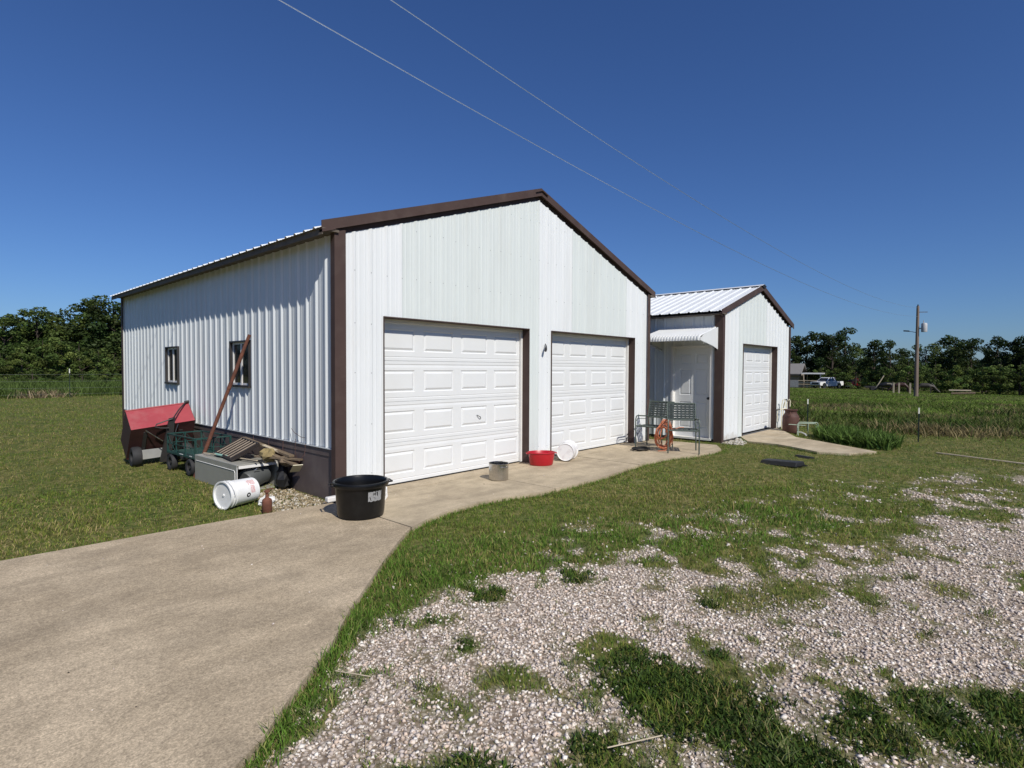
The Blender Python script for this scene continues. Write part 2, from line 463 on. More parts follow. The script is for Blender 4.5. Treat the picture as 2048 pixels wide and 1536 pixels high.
# ------------------------------------------------------------------ concrete
def concrete_material(name, colA, colB, agg=.5):
    m = bpy.data.materials.new(name)
    nt, b = nodes_of(m); N = nt.nodes.new; L = nt.links.new
    tc = N('ShaderNodeTexCoord')
    def noise(s, d=6, r=.6, st=None, dist=0):
        n = N('ShaderNodeTexNoise'); n.inputs['Scale'].default_value = s; n.inputs['Detail'].default_value = d; n.inputs['Roughness'].default_value = r
        n.inputs['Distortion'].default_value = dist
        if st:
            mp = N('ShaderNodeMapping'); mp.inputs['Scale'].default_value = st; mp.inputs['Rotation'].default_value = (0, 0, .35); L(tc.outputs['Object'], mp.inputs[0]); L(mp.outputs[0], n.inputs['Vector'])
        else: L(tc.outputs['Object'], n.inputs['Vector'])
        return n
    def mr(src, a, b_, c, d):
        r = N('ShaderNodeMapRange'); L(src, r.inputs[0])
        for i, v in enumerate((a, b_, c, d)): r.inputs[i + 1].default_value = v
        return r
    nL = noise(.9, 8, .68, dist=.6); nM = noise(5, 6, .6); nF = noise(95, 3, .8); nG = noise(34, 4, .7); nS = noise(1.6, 7, .62, (.5, 1.9, 1), .35)
    m1 = N('ShaderNodeMix'); m1.data_type = 'RGBA'; m1.inputs[6].default_value = (*colA, 1); m1.inputs[7].default_value = (*colB, 1)
    L(mr(nL.outputs[0], .4, .62, 0, 1).outputs[0], m1.inputs[0])
    out = m1.outputs[2]
    for src, a, b_, lo, hi in ((nM.outputs[0], .3, .7, .86, 1.12), (nF.outputs[0], .35, .65, 1 - .34 * agg, 1 + .34 * agg), (nG.outputs[0], .35, .65, 1 - .2 * agg, 1 + .2 * agg), (nS.outputs[0], .44, .64, 1.04, .84)):
        mm = N('ShaderNodeMix'); mm.data_type = 'RGBA'; mm.blend_type = 'MULTIPLY'; mm.inputs[0].default_value = 1
        L(out, mm.inputs[6]); L(mr(src, a, b_, lo, hi).outputs[0], mm.inputs[7]); out = mm.outputs[2]
    # rust stains and exposed pale stones
    nR = noise(2.7, 6, .6, (.5, 2.5, 1), 1.2)
    mR = N('ShaderNodeMix'); mR.data_type = 'RGBA'; mR.inputs[7].default_value = (.20, .13, .08, 1)
    L(mr(nR.outputs[0], .66, .74, 0, .55).outputs[0], mR.inputs[0]); L(out, mR.inputs[6]); out = mR.outputs[2]
    vo = N('ShaderNodeTexVoronoi'); vo.inputs['Scale'].default_value = 9; L(tc.outputs['Object'], vo.inputs['Vector'])
    sp = mr(vo.outputs['Distance'], .035, .06, 1, 0)
    mS = N('ShaderNodeMix'); mS.data_type = 'RGBA'; mS.inputs[7].default_value = (.62, .58, .5, 1)
    wn = N('ShaderNodeSeparateColor'); L(vo.outputs['Color'], wn.inputs[0])
    gt = N('ShaderNodeMath'); gt.operation = 'GREATER_THAN'; gt.inputs[1].default_value = .86; L(wn.outputs[0], gt.inputs[0])
    mu = N('ShaderNodeMath'); mu.operation = 'MULTIPLY'; L(gt.outputs[0], mu.inputs[0]); L(sp.outputs[0], mu.inputs[1])
    L(mu.outputs[0], mS.inputs[0]); L(out, mS.inputs[6]); out = mS.outputs[2]
    L(out, b.inputs['Base Color'])
    b.inputs['Roughness'].default_value = .9; b.inputs['Specular IOR Level'].default_value = .25
    bp = N('ShaderNodeBump'); bp.inputs['Strength'].default_value = .25 + .3 * agg; bp.inputs['Distance'].default_value = .004
    L(nF.outputs[0], bp.inputs['Height']); L(bp.outputs[0], b.inputs['Normal'])
    return m
M_conc = concrete_material('concrete_driveway', (.40, .318, .215), (.51, .41, .283), 1.0)
M_pad = concrete_material('concrete_pad', (.40, .325, .225), (.50, .41, .285), .4)
M_apron = concrete_material('concrete_apron', (.40, .32, .215), (.50, .42, .30), .3)
M_joint = mat('joint_dirt', (.035, .028, .02), .95, var=.3)

def edge_y(x):
    return float(np.interp(x, [e[0] for e in EDGE], [e[1] for e in EDGE]))
def wob(a, i):
    return a + .012 * math.sin(i * 2.7) + .008 * math.sin(i * 7.1)
def slab_mesh(poly, zt=0.0, th=.11, bevel=.006):
    mb = MB(); n = len(poly)
    area = sum(poly[i][0] * poly[(i + 1) % n][1] - poly[(i + 1) % n][0] * poly[i][1] for i in range(n))
    if area < 0: poly = poly[::-1]
    top = [(p[0], p[1], zt) for p in poly]
    cx = sum(p[0] for p in poly) / n; cy = sum(p[1] for p in poly) / n
    mb.add(top, [tuple(range(n))])
    bot = [(p[0], p[1], zt - th) for p in poly]
    mb.add(top + bot, [(i, n + i, n + (i + 1) % n, (i + 1) % n) for i in range(n)])
    return mb
drive = bpy.data.objects.new('driveway', None); COL.objects.link(drive); tag(drive, kind='structure')
G = .010
left_poly = [(-14, .10), (-2.9, .03), (-2.0, -.0), (-1.16, -.03), (-.3, -.12), (-.13 - G, -.13), (-.13 - G, -1.575)] + EDGE[:9][::-1] + [(-2.9, -3.95), (-3.9, -4.9), (-5.2, -6.6), (-6.2, -9), (-7, -14), (-14, -14)]
def dens(poly):
    out = []
    for i in range(len(poly)):
        a = poly[i]; b = poly[(i + 1) % len(poly)]
        L_ = math.hypot(b[0] - a[0], b[1] - a[1]); k = max(1, int(L_ / .12)) if L_ < 1.4 else 1
        for j in range(k):
            t = j / k; out.append((a[0] + (b[0] - a[0]) * t, a[1] + (b[1] - a[1]) * t))
    return out
slab_mesh(left_poly).build('slab', M_conc, drive)
joints = [-.13, 2.2, 4.55, 6.6, 7.66]
for i in range(4):
    x0, x1 = joints[i] + (G if i else G), joints[i + 1] - G
    e = [(x, edge_y(x)) for x in np.linspace(x0, min(x1, 7.2), 17)]
    if i == 3: e += [(7.75, -1.35)]
    yb = -.165 - G
    poly = e + ([(x1, -.3), (x1 - .06, yb)] if i == 3 else [(x1, yb)]) + [(x0, yb)]
    slab_mesh(poly, zt=-.002 * (i % 2)).build('slab', M_pad, drive)
slab_mesh([(-.02, -.165 + .002), (7.6, -.165 + .002), (7.66, 1.2), (7.33, 1.2), (7.33, .02), (-.02, .02)], zt=.004).build('slab', M_pad, drive)
mbj = MB(); mbj.add([(-.2, -1.2, -.03), (7.5, -1.2, -.03), (7.5, .03, -.03), (-.2, .03, -.03)], [(0, 1, 2, 3)])
mbj.build('joint_filler', M_joint, drive)
# garage interior floor
flo = MB(); flo.box(.05, 7.27, .02, 9.1, -.1, -.004)
apron = slab_mesh(P_apron, zt=0.0, th=.12).build('apron', M_apron)
tag(apron, kind='structure')

# ------------------------------------------------------------------ ribbed steel sheet
RIB = .2286
def prof_points(u0, u1, phase=0.0):
    pts = set([round(u0, 5), round(u1, 5)])
    k0 = int(math.floor((u0 - phase) / RIB)) - 1; k1 = int(math.ceil((u1 - phase) / RIB)) + 1
    for k in range(k0, k1 + 1):
        c = phase + k * RIB
        for d in (-.031, -.011, 0, .011, .031, .0762 - .013, .0762 - .007, .0762 + .007, .0762 + .013, .1524 - .013, .1524 - .007, .1524 + .007, .1524 + .013):
            if u0 < c + d < u1: pts.add(round(c + d, 5))
    return sorted(pts)
def prof_h(u, phase=0.0, H=.021):
    t = ((u - phase + RIB / 2) % RIB) - RIB / 2
    a = abs(t)
    if a <= .0111: return H
    if a < .031: return H * (.031 - a) / .02
    t2 = (u - phase) % RIB
    for c in (.0762, .1524):
        q = abs(t2 - c)
        if q <= .0071: return .0035
        if q < .013: return .0035 * (.013 - q) / .006
    return 0.0
def sheet(mb, O, U, Vv, Nn, u0, u1, v0, v1, holes=(), phase=0.0, extra=()):
    O = Vector(O); U = Vector(U); Vv = Vector(Vv); Nn = Vector(Nn)
    us = prof_points(u0, u1, phase)
    for e in list(extra) + [h[0] for h in holes] + [h[1] for h in holes]:
        if u0 < e < u1: us.append(e)
    us = sorted(set(us))
    fv0 = v0 if callable(v0) else (lambda u: v0)
    fv1 = v1 if callable(v1) else (lambda u: v1)
    flip = U.cross(Vv).dot(Nn) < 0
    for a, b in zip(us[:-1], us[1:]):
        m = (a + b) / 2
        segs = [(0.0, 1.0, None)]
        hs = sorted([h for h in holes if h[0] <= m <= h[1]], key=lambda h: h[2])
        iv = []; cur = None
        lo = (fv0(a), fv0(b)); hi = (fv1(a), fv1(b))
        start = lo
        for h in hs:
            if h[2] > max(start): iv.append((start, (h[2], h[2])))
            start = (max(h[3], lo[0]), max(h[3], lo[1]))
        iv.append((start, hi))
        for (s0, s1) in iv:
            if s1[0] <= s0[0] + 1e-5 and s1[1] <= s0[1] + 1e-5: continue
            P = [O + U * a + Vv * s0[0] + Nn * prof_h(a, phase), O + U * b + Vv * s0[1] + Nn * prof_h(b, phase),
                 O + U * b + Vv * s1[1] + Nn * prof_h(b, phase), O + U * a + Vv * s1[0] + Nn * prof_h(a, phase)]
            mb.add(P, [(3, 2, 1, 0)] if flip else [(0, 1, 2, 3)])
    return mb

def garage_door(parent, X0, X1, Zt, Y, cols=4, label=None):
    """white sectional door facing -Y; the seal and stops are the door's own mesh, sections its sub-parts"""
    f = MB()
    f.box(X0 - .02, X1 + .02, Y - .002, Y + .05, -.0, .014)          # bottom seal
    f.box(X0 - .02, X1 + .02, Y + .045, Y + .06, 0, Zt + .05)
    d = f.build('garage_door', M_black, parent)
    if label: d['label'] = label
    H = (Zt - .012) / 4; W = X1 - X0
    sec = MB()
    zs = [0, .004, .012, .042, .050, .058, .088, .096]
    def hz(z):
        q = min(z, H - z)
        if q < .004: return -.010
        if q < .012: return 0.0
        if .042 < q < .058: return -.005
        if .088 < q < .096: return 0
        return 0.0
    zz = sorted(set(zs + [H - z for z in zs]))
    p0, p1 = .125, H - .125
    pw = W / cols; m = .075
    rects = [(X0 + pw * i + m, X0 + pw * (i + 1) - m) for i in range(cols)]
    # horizontal bands outside the panel belt
    lev = [z for z in zz if z <= p0] + [p0]; lev2 = [p1] + [z for z in zz if z >= p1]
    for lv in (lev, lev2):
        for a, b in zip(lv[:-1], lv[1:]):
            if b - a < 1e-6: continue
            sec.add([(X0, Y - hz(a), a), (X1, Y - hz(a), a), (X1, Y - hz(b), b), (X0, Y - hz(b), b)], [(0, 1, 2, 3)])
    xb = X0
    for (a, b) in rects:
        sec.add([(xb, Y, p0), (a, Y, p0), (a, Y, p1), (xb, Y, p1)], [(0, 1, 2, 3)])
        rings = [(0, 0), (.013, .012), (.018, .012), (.046, -.002), ]
        prev = None
        for (ins, dep) in rings:
            q = [(a + ins, Y + dep, p0 + ins), (b - ins, Y + dep, p0 + ins), (b - ins, Y + dep, p1 - ins), (a + ins, Y + dep, p1 - ins)]
            if prev:
                sec.add(prev + q, [(0, 1, 5, 4), (1, 2, 6, 5), (2, 3, 7, 6), (3, 0, 4, 7)])
            prev = q
        sec.add(prev, [(0, 1, 2, 3)])
        xb = b
    sec.add([(xb, Y, p0), (X1, Y, p0), (X1, Y, p1), (xb, Y, p1)], [(0, 1, 2, 3)])
    # band wall behind edges
    s0 = sec.build('door_section', M_door, d); s0.location = (0, 0, .012)
    for i in range(1, 4):
        c = s0.copy(); COL.objects.link(c); c.parent = d; c.location = (0, 0, .012 + H * i)
    return d, H

def surround(parent, X0, X1, Zt, Yf, Yd, brown=M_brown):
    """brown opening trim round a garage door, inner face back to Yd, then white stops"""
    t = .006
    j = MB()
    for (a, b) in ((X0 - .003, X0), (X1, X1 + .003)):
        j.box(a, b, Yf - .024, Yd + .05, 0, Zt)
    j.box(X0 - .003, X1 + .003, Yf - .026, Yd + .05, Zt, Zt + .012)
    j.build('opening_trim', brown, parent)
    s = MB()
    s.box(X1 - .035, X1 - .0005, Yd - .045, Yd - .004, .012, Zt - .0005)
    s.box(X0 + .0005, X0 + .035, Yd - .045, Yd - .004, .012, Zt - .0005)
    s.box(X0 + .036, X1 - .036, Yd - .04, Yd - .004, Zt - .04, Zt - .0005)
    s.build('door_stop', M_trimwhite, parent)

def screws(name, pts, N, parent, r=.0065, mat_=None):
    mb = MB(); N = Vector(N); a = N.orthogonal().normalized(); b = N.cross(a)
    for p in pts:
        p = Vector(p)
        ring = [p + (a * math.cos(t) + b * math.sin(t)) * r for t in (0, math.pi / 2, math.pi, 1.5 * math.pi)]
        top = [q + N * .004 for q in ring]
        mb.add(ring + top, [(0, 1, 5, 4), (1, 2, 6, 5), (2, 3, 7, 6), (3, 0, 4, 7), (4, 5, 6, 7)])
    o = mb.build(name, mat_ or M_screw, parent); o['kind'] = 'stuff'
    return o
M_screw = mat('screw_heads', (.22, .23, .23), .5, .2)

# ================================================================== MAIN GARAGE
gar = thing('garage', 'large white ribbed metal garage with two garage doors and brown trim', 'garage')
W, D, HE, S = 7.315, 9.144, 3.10, .3311
def rake(x): return HE - .028 + S * (W / 2 - abs(x - W / 2))
d1 = (.645, 3.42); d2 = (4.008, 6.758); ZT = 2.165
holes = [(d1[0] - .004, d1[1] + .004, -1, ZT + .004), (d2[0] - .004, d2[1] + .004, -1, ZT + .004)]
bounds = [0, 4, 8, 12, 16, 20, 24, 28, 32]
mats = [M_white, M_pale, M_pale, M_pale, M_white, M_pale, M_pale, M_white]
for i in range(8):
    mb = MB()
    u0, u1 = bounds[i] * RIB, bounds[i + 1] * RIB
    y = -.0012 * (i % 2)
    sheet(mb, (0, y, 0), (1, 0, 0), (0, 0, 1), (0, -1, 0), u0, u1, .012, rake, holes, extra=(W / 2,))
    mb.build('wall_panel', mats[i], gar)
# side wall (faces -X), u = y
ZB = .578
wins = [(2.36, 3.06, 1.27, 1.93), (5.45, 6.14, 1.25, 1.915)]
sholes = [(a - .004, b + .004, c, d) for a, b, c, d in wins]
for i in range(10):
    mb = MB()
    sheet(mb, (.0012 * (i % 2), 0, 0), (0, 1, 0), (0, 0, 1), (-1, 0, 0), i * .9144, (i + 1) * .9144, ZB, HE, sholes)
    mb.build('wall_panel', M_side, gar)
for i in range(8):
    mb = MB()
    sheet(mb, (0, D, 0), (1, 0, 0), (0, 0, 1), (0, 1, 0), bounds[i] * RIB, bounds[i + 1] * RIB, .01, rake, extra=(W / 2,))
    mb.build('wall_panel', M_white, gar)
for i in range(10):
    mb = MB()
    sheet(mb, (W, 0, 0), (0, 1, 0), (0, 0, 1), (1, 0, 0), i * .9144, (i + 1) * .9144, .05, HE)
    mb.build('wall_panel', M_side, gar)
# skirt under the side siding, with top ledge
sk = MB()
sk.box(-.004, .08, .05, D - .03, -.12, ZB - .10); sk.box(-.012, .06, .05, D - .03, ZB - .0995, ZB - .001)
sk.build('skirt', M_brown2, gar)
for k in range(1, 8):
    s = MB(); yk = k * 1.22 + .1; s.box(-.0062, -.0042, yk, yk + .012, -.1, ZB - .105); s.build('skirt_seam', M_brown, gar)
j = MB(); j.box(-.026, 0.0, .05, D - .03, ZB - .012, ZB - .001); j.build('base_flashing', M_side, gar)
fl = flo.build('floor_slab', M_pad, gar)
# corner trims
def corner(x, y, sx, sy, w1, w2, z0, z1, parent):
    m = MB(); t = .004
    xa, xb = sorted((x + sx * .045, x - sx * w1)); ya, yb = sorted((y + sy * .04, y + sy * .04 - sy * t))
    m.box(xa, xb, ya, yb, z0, z1)
    xa2, xb2 = sorted((x + sx * .045, x + sx * .045 - sx * t)); ya2, yb2 = sorted((y + sy * (.04 - t) - sy * .0001, y - sy * w2))
    m.box(xa2, xb2, ya2, yb2, z0, z1)
    m.build('corner_trim', M_brown, parent)
corner(0, 0, -1, -1, .10, .05, -.05, 3.13, gar)
corner(W, 0, 1, -1, .06, .09, .005, 3.12, gar)
corner(0, D, -1, 1, .10, .05, -.1, 3.1, gar)
corner(W, D, 1, 1, .1, .09, -.1, 3.1, gar)
# rake backing, lip and fascia
def fz(x): return 3.126 + S * (W / 2 - abs(x - W / 2)) if True else 0
def rk(x): return 3.126 + S * (x if x <= W / 2 else W - x)
def rake_piece(name, y0, y1, lo, hi, x0, x1, parent, m=M_brown, fn=rk):
    mb = MB()
    mb.prism([(x0, y0, fn(x0) + lo), (x1, y0, fn(x1) + lo), (x1, y0, fn(x1) + hi), (x0, y0, fn(x0) + hi)], (0, y1 - y0, 0))
    return mb.build(name, m, parent)
XL, XR = -.215, W + .215
for (a, b) in ((XL, W / 2), (W / 2, XR)):
    rake_piece('rake_fascia', -.062, -.054, .022, .132, a, b, gar)
    rake_piece('rake_fascia', -.070, -.0625, .010, .030, a, b, gar)
    rake_piece('rake_backing', .003, .02, -.10, .10, max(a, 0.01), min(b, W - .01), gar, M_brown)
    rake_piece('rake_soffit', -.0535, -.004, .03, .06, a, b, gar, M_brown)
# roof panels: two slopes
RZ = 3.126 + .055
for side in (0, 1):
    for i in range(10):
        mb = MB()
        y0 = -.054 + i * (D + .124) / 10; y1 = y0 + (D + .124) / 10
        dv = Vector((1, 0, S)).normalized() if side == 0 else Vector((-1, 0, S)).normalized()
        nn = Vector((-S, 0, 1)).normalized() if side == 0 else Vector((S, 0, 1)).normalized()
        x0 = -.245 if side == 0 else W + .245
        Ls = (W / 2 + .245) * math.sqrt(1 + S * S)
        sheet(mb, (x0, y0, RZ - S * .245), (0, 1, 0), dv, nn, 0, y1 - y0, 0, Ls, phase=.11 - (i * .9284) % RIB)
        mb.build('roof_panel', M_roof, gar)
rc = MB()
rc.add([(W / 2 - .15, -.09, RZ + S * W / 2 - .05 + .028), (W / 2, -.09, RZ + S * W / 2 + .03), (W / 2 + .15, -.09, RZ + S * W / 2 - .05 + .028),
        (W / 2 - .15, D + .09, RZ + S * W / 2 - .05 + .028), (W / 2, D + .09, RZ + S * W / 2 + .03), (W / 2 + .15, D + .09, RZ + S * W / 2 - .05 + .028)], [(0, 1, 4, 3), (1, 2, 5, 4)])
rc.build('ridge_cap', M_brown, gar)
for s in (0, 1):
    e = MB()
    if s == 0: e.box(-.21, -.001, -.068, D + .06, 3.082, 3.108); e.box(-.215, -.205, -.068, D + .06, 3.03, 3.081)
    else: e.box(W + .001, W + .21, -.068, D + .06, 3.07, 3.108)
    e.build('eave_soffit', M_soffit, gar)
# fascia end return at the front left eave
e = MB(); e.prism([(-.215, -.078, 3.055), (-.05, -.078, 3.11), (-.05, -.078, 3.14), (-.215, -.078, 3.09)], (0, .07, 0)); e.build('fascia_return', M_brown, gar)
# screws
pts = []
for k in range(1, 32):
    x = k * RIB
    z = .25
    while z < rake(x) - .1:
        if not any(h[0] - .02 < x < h[1] + .02 and z < h[3] + .03 for h in holes):
            pts.append((x, -.0195, z + random.uniform(-.015, .015)))
        z += .61
screws('screws', pts, (0, -1, 0), gar)
pts = []
for k in range(1, 40):
    y = k * RIB + .04
    for z in (.64, 1.30, 1.93, 2.6):
        if not any(h[0] - .02 < y < h[1] + .02 and h[2] - .02 < z < h[3] + .02 for h in sholes):
            pts.append((-.0005, y, z + random.uniform(-.012, .012)))
screws('screws', pts, (-1, 0, 0), gar)
# garage doors
YD = .17
surround(gar, d1[0], d1[1], ZT, 0, YD)
surround(gar, d2[0], d2[1], ZT, 0, YD)
g1, HS = garage_door(gar, d1[0], d1[1], ZT, YD, 4, 'left garage door of the larger garage, closed, with raised panels')
g2, HS = garage_door(gar, d2[0], d2[1], ZT, YD, 4, 'right garage door of the larger garage, closed, behind the red tub')
h = MB(); h.tube([(2.42, YD - .012, .83), (2.47, YD - .04, .80), (2.50, YD - .012, .775)], .006, 6); h.build('door_handle', M_black, g1)
h = MB(); h.tube([(3.83, -.02, 1.945), (3.80, -.06, 1.91), (3.765, -.085, 1.86), (3.745, -.09, 1.82)], [.008, .012, .022, .02], 8)
h.build('wall_hook', M_black, gar)
# windows in the side wall
for (a, b, c, d) in wins:
    fr = MB(); t = .022; X0, X1 = -.034, .05
    fr.box(X0, X1, a, a + t, c, d); fr.box(X0, X1, b - t, b, c, d)
    fr.box(X0, X1, a + t, b - t, d - t, d); fr.box(X0 - .012, X1, a - .01, b + .01, c - .03, c)
    w = fr.build('window', M_dark, gar)
    fr2 = MB(); t2 = .05
    fr2.box(.008, .03, a + t, a + t2, c, d - t); fr2.box(.008, .03, b - t2, b - t, c, d - t)
    mid = (a + b) / 2; fr2.box(.002, .03, mid - .022, mid + .022, c, d - t); fr2.box(.008, .03, a + t2, mid - .022, c, c + .03); fr2.box(.008, .03, mid + .022, b - t2, c, c + .03)
    fr2.box(.008, .03, a + t2, mid - .022, d - t - .03, d - t); fr2.box(.008, .03, mid + .022, b - t2, d - t - .03, d - t)
    fr2.build('sash', M_trimwhite, w)
    g = MB(); g.box(.014, .018, a + t2, mid - .022, c + .03, d - t - .03); g.build('pane', M_glass, w)
    g = MB(); g.box(.022, .026, mid + .022, b - t2, c + .03, d - t - .03); g.build('pane', M_glass, w)

# ================================================================== SMALLER SHED
shed = thing('shed', 'smaller white metal shed with striped awning over its side door', 'shed', (8.4, -1.17, 0))
w2, dd2, he2, S2 = 4.66, 6.4, 2.70, .316
def rake2(x): return he2 - .02 + S2 * (w2 / 2 - abs(x - w2 / 2))
dg = (1.22, 3.63); ZT2 = 2.12
hol2 = [(dg[0] - .004, dg[1] + .004, -1, ZT2 + .004)]
b2 = [0, .9144, 1.8288, 2.7432, 3.6576, w2]
for i in range(5):
    mb = MB(); sheet(mb, (0, -.001 * (i % 2), 0), (1, 0, 0), (0, 0, 1), (0, -1, 0), b2[i], b2[i + 1], .0, rake2, hol2, extra=(w2 / 2,))
    mb.build('wall_panel', (M_white, M_pale)[i in (1, 2)], shed)
ed = (.20, 1.15, .03, 2.06)          # entry door opening along the depth
for i in range(7):
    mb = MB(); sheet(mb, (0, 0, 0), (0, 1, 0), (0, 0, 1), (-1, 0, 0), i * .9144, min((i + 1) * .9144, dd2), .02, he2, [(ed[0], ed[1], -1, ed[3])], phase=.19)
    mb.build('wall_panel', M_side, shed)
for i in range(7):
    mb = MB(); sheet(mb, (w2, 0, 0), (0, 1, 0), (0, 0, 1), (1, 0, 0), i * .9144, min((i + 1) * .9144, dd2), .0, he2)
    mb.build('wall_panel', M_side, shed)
mb = MB(); sheet(mb, (0, dd2, 0), (1, 0, 0), (0, 0, 1), (0, 1, 0), 0, w2, .0, rake2, extra=(w2 / 2,)); mb.build('rear_wall', M_white, shed)
m = MB(); m.box(.004, .1, .06, dd2 - .05, -.14, .02); m.box(.01, w2 - .01, -.001, .1, -.14, -.0005); m.box(w2 - .1, w2 - .004, .06, dd2 - .05, -.14, .0); m.build('sill_plate', M_dark, shed)
corner(0, 0, -1, -1, .07, .14, -.1, 2.72, shed)
corner(w2, 0, 1, -1, .07, .07, -.04, 2.72, shed)
def rk2(x): return he2 + .035 + S2 * (x if x <= w2 / 2 else w2 - x)
for (a, b) in ((-.20, w2 / 2), (w2 / 2, w2 + .20)):
    rake_piece('rake_fascia', -.075, -.065, -.01, .125, a, b, shed, M_brown, rk2)
    rake_piece('rake_backing', .003, .02, -.08, .08, max(a, .01), min(b, w2 - .01), shed, M_brown, rk2)
    rake_piece('rake_soffit', -.0645, -.004, .035, .06, a, b, shed, M_brown, rk2)
rz2 = he2 + .035 + .10
for side in (0, 1):
    for i in range(7):
        mb = MB()
        y0 = -.066 + i * .9144; y1 = y0 + .9144
        dv = Vector((1, 0, S2)).normalized() if side == 0 else Vector((-1, 0, S2)).normalized()
        nn = Vector((-S2, 0, 1)).normalized() if side == 0 else Vector((S2, 0, 1)).normalized()
        x0 = -.22 if side == 0 else w2 + .22
        sheet(mb, (x0, y0, rz2 - S2 * .22), (0, 1, 0), dv, nn, 0, y1 - y0, 0, (w2 / 2 + .22) * math.sqrt(1 + S2 * S2), phase=.03)
        mb.build('roof_panel', M_roof, shed)
zr = rz2 + S2 * w2 / 2
m = MB(); m.add([(w2 / 2 - .16, -.10, zr - .012), (w2 / 2, -.10, zr + .036), (w2 / 2 + .16, -.10, zr - .012), (w2 / 2 - .16, 6.35, zr - .012), (w2 / 2, 6.35, zr + .036), (w2 / 2 + .16, 6.35, zr - .012)], [(0, 1, 4, 3), (1, 2, 5, 4)])
m.build('ridge_cap', M_roof, shed)
m = MB(); m.prism([(w2 / 2 - .14, -.099, zr - .02), (w2 / 2, -.099, zr + .03), (w2 / 2 + .14, -.099, zr - .02), (w2 / 2, -.099, zr - .06)], (0, .03, 0)); m.build('ridge_closure', M_black, shed)
m = MB(); m.box(-.2, -.001, -.10, dd2, he2 + .0, he2 + .02); m.build('eave_soffit', M_soffit, shed)
YD2 = .16
surround(shed, dg[0], dg[1], ZT2, 0, YD2)
g3, _ = garage_door(shed, dg[0], dg[1], ZT2, YD2, 4, 'closed garage door of the smaller shed')
pts = []
for k in range(1, 20):
    x = k * RIB; z = .3
    while z < rake2(x) - .1:
        if not (dg[0] - .02 < x < dg[1] + .02 and z < ZT2 + .04): pts.append((x, -.0195, z))
        z += .61
screws('screws', pts, (0, -1, 0), shed)
pts = [(-.0195, .19 + k * RIB, 2.42) for k in range(-0, 8)]
# entry door, recessed, facing -X
fr = MB(); t = .045
fr.box(-.022, .13, ed[0], ed[0] + t, .03, ed[3]); fr.box(-.022, .13, ed[1] - t, ed[1], .03, ed[3]); fr.box(-.022, .13, ed[0] + t, ed[1] - t, ed[3] - t, ed[3])
fr.box(-.05, .13, ed[0], ed[1], -.01, .03)
edoor = fr.build('entry_door', M_trimwhite, shed)
X = .105; Y0, Y1, Z0, Z1 = ed[0] + t, ed[1] - t, .032, ed[3] - t
leaf = MB()
cols_ = [(Y0 + .11, (Y0 + Y1) / 2 - .05), ((Y0 + Y1) / 2 + .05, Y1 - .11)]
rows_ = [(Z0 + .20, Z0 + .78), (Z0 + .93, Z0 + 1.50), (Z0 + 1.62, Z0 + 1.85)]
ysb = sorted([Y0, Y1] + [c for cc in cols_ for c in cc]); zsb = sorted([Z0, Z1] + [c for cc in rows_ for c in cc])
for a, b in zip(ysb[:-1], ysb[1:]):
    for c, d in zip(zsb[:-1], zsb[1:]):
        ispan = any(abs(a - q[0]) < 1e-6 for q in cols_) and any(abs(c - q[0]) < 1e-6 for q in rows_)
        if not ispan:
            leaf.add([(X, a, c), (X, b, c), (X, b, d), (X, a, d)], [(3, 2, 1, 0)])
        else:
            prev = None
            for (ins, dep) in ((0, 0), (.014, .012), (.022, .012), (.04, .002)):
                q = [(X + dep, a + ins, c + ins), (X + dep, b - ins, c + ins), (X + dep, b - ins, d - ins), (X + dep, a + ins, d - ins)]
                if prev: leaf.add(prev + q, [(4, 5, 1, 0), (5, 6, 2, 1), (6, 7, 3, 2), (7, 4, 0, 3)])
                prev = q
            leaf.add(prev, [(3, 2, 1, 0)])
leaf.build('door_leaf', M_door, edoor)
k = MB(); Mk = Matrix.Translation((X, Y0 + .065, .90)) @ Euler((0, R(-90), 0)).to_matrix().to_4x4()
k.lathe([(0.0, .0), (.03, 0), (.03, .008), (.012, .012), (.012, .035), (.028, .045), (.028, .062), (.0, .07)], 14, M=Mk); k.build('knob', M_dark, edoor)
# awning
aw = MB()
A0, A1 = -.07 + .16, 1.42       # along local y
PR = .90
def aw_prof():
    pts = [(-.012, 2.44)]
    for t_ in np.linspace(0, 1, 5): pts.append((-.03 - (PR - .10) * t_, 2.43 - .20 * t_))
    for a_ in (25, 50, 75, 90): pts.append((-(PR - .07) - .07 * math.sin(R(a_)) - .0, 2.225 - .07 * (1 - math.cos(R(a_)))))
    pts.append((-PR - .002, 2.12))
    return pts
pr = aw_prof()
per = .066; nslat = int((A1 - A0) / per)
ysw = []
for i in range(nslat):
    y0 = A0 + i * per
    ysw += [(y0, 0), (y0 + per * .30, 0), (y0 + per * .42, .024), (y0 + per * .88, .024)]
ysw.append((A0 + nslat * per, 0))
V_, F_ = [], []
for (y, hh) in ysw:
    for q, (x, z) in enumerate(pr):
        k_ = min(q / 5, 1)
        V_.append((x - hh * (0 if q < 6 else 1), y, z + hh * (1 if q < 7 else .3)))
npf = len(pr)
for a in range(len(ysw) - 1):
    for q in range(npf - 1):
        F_.append((a * npf + q, a * npf + q + 1, (a + 1) * npf + q + 1, (a + 1) * npf + q))
aw.add(V_, F_)
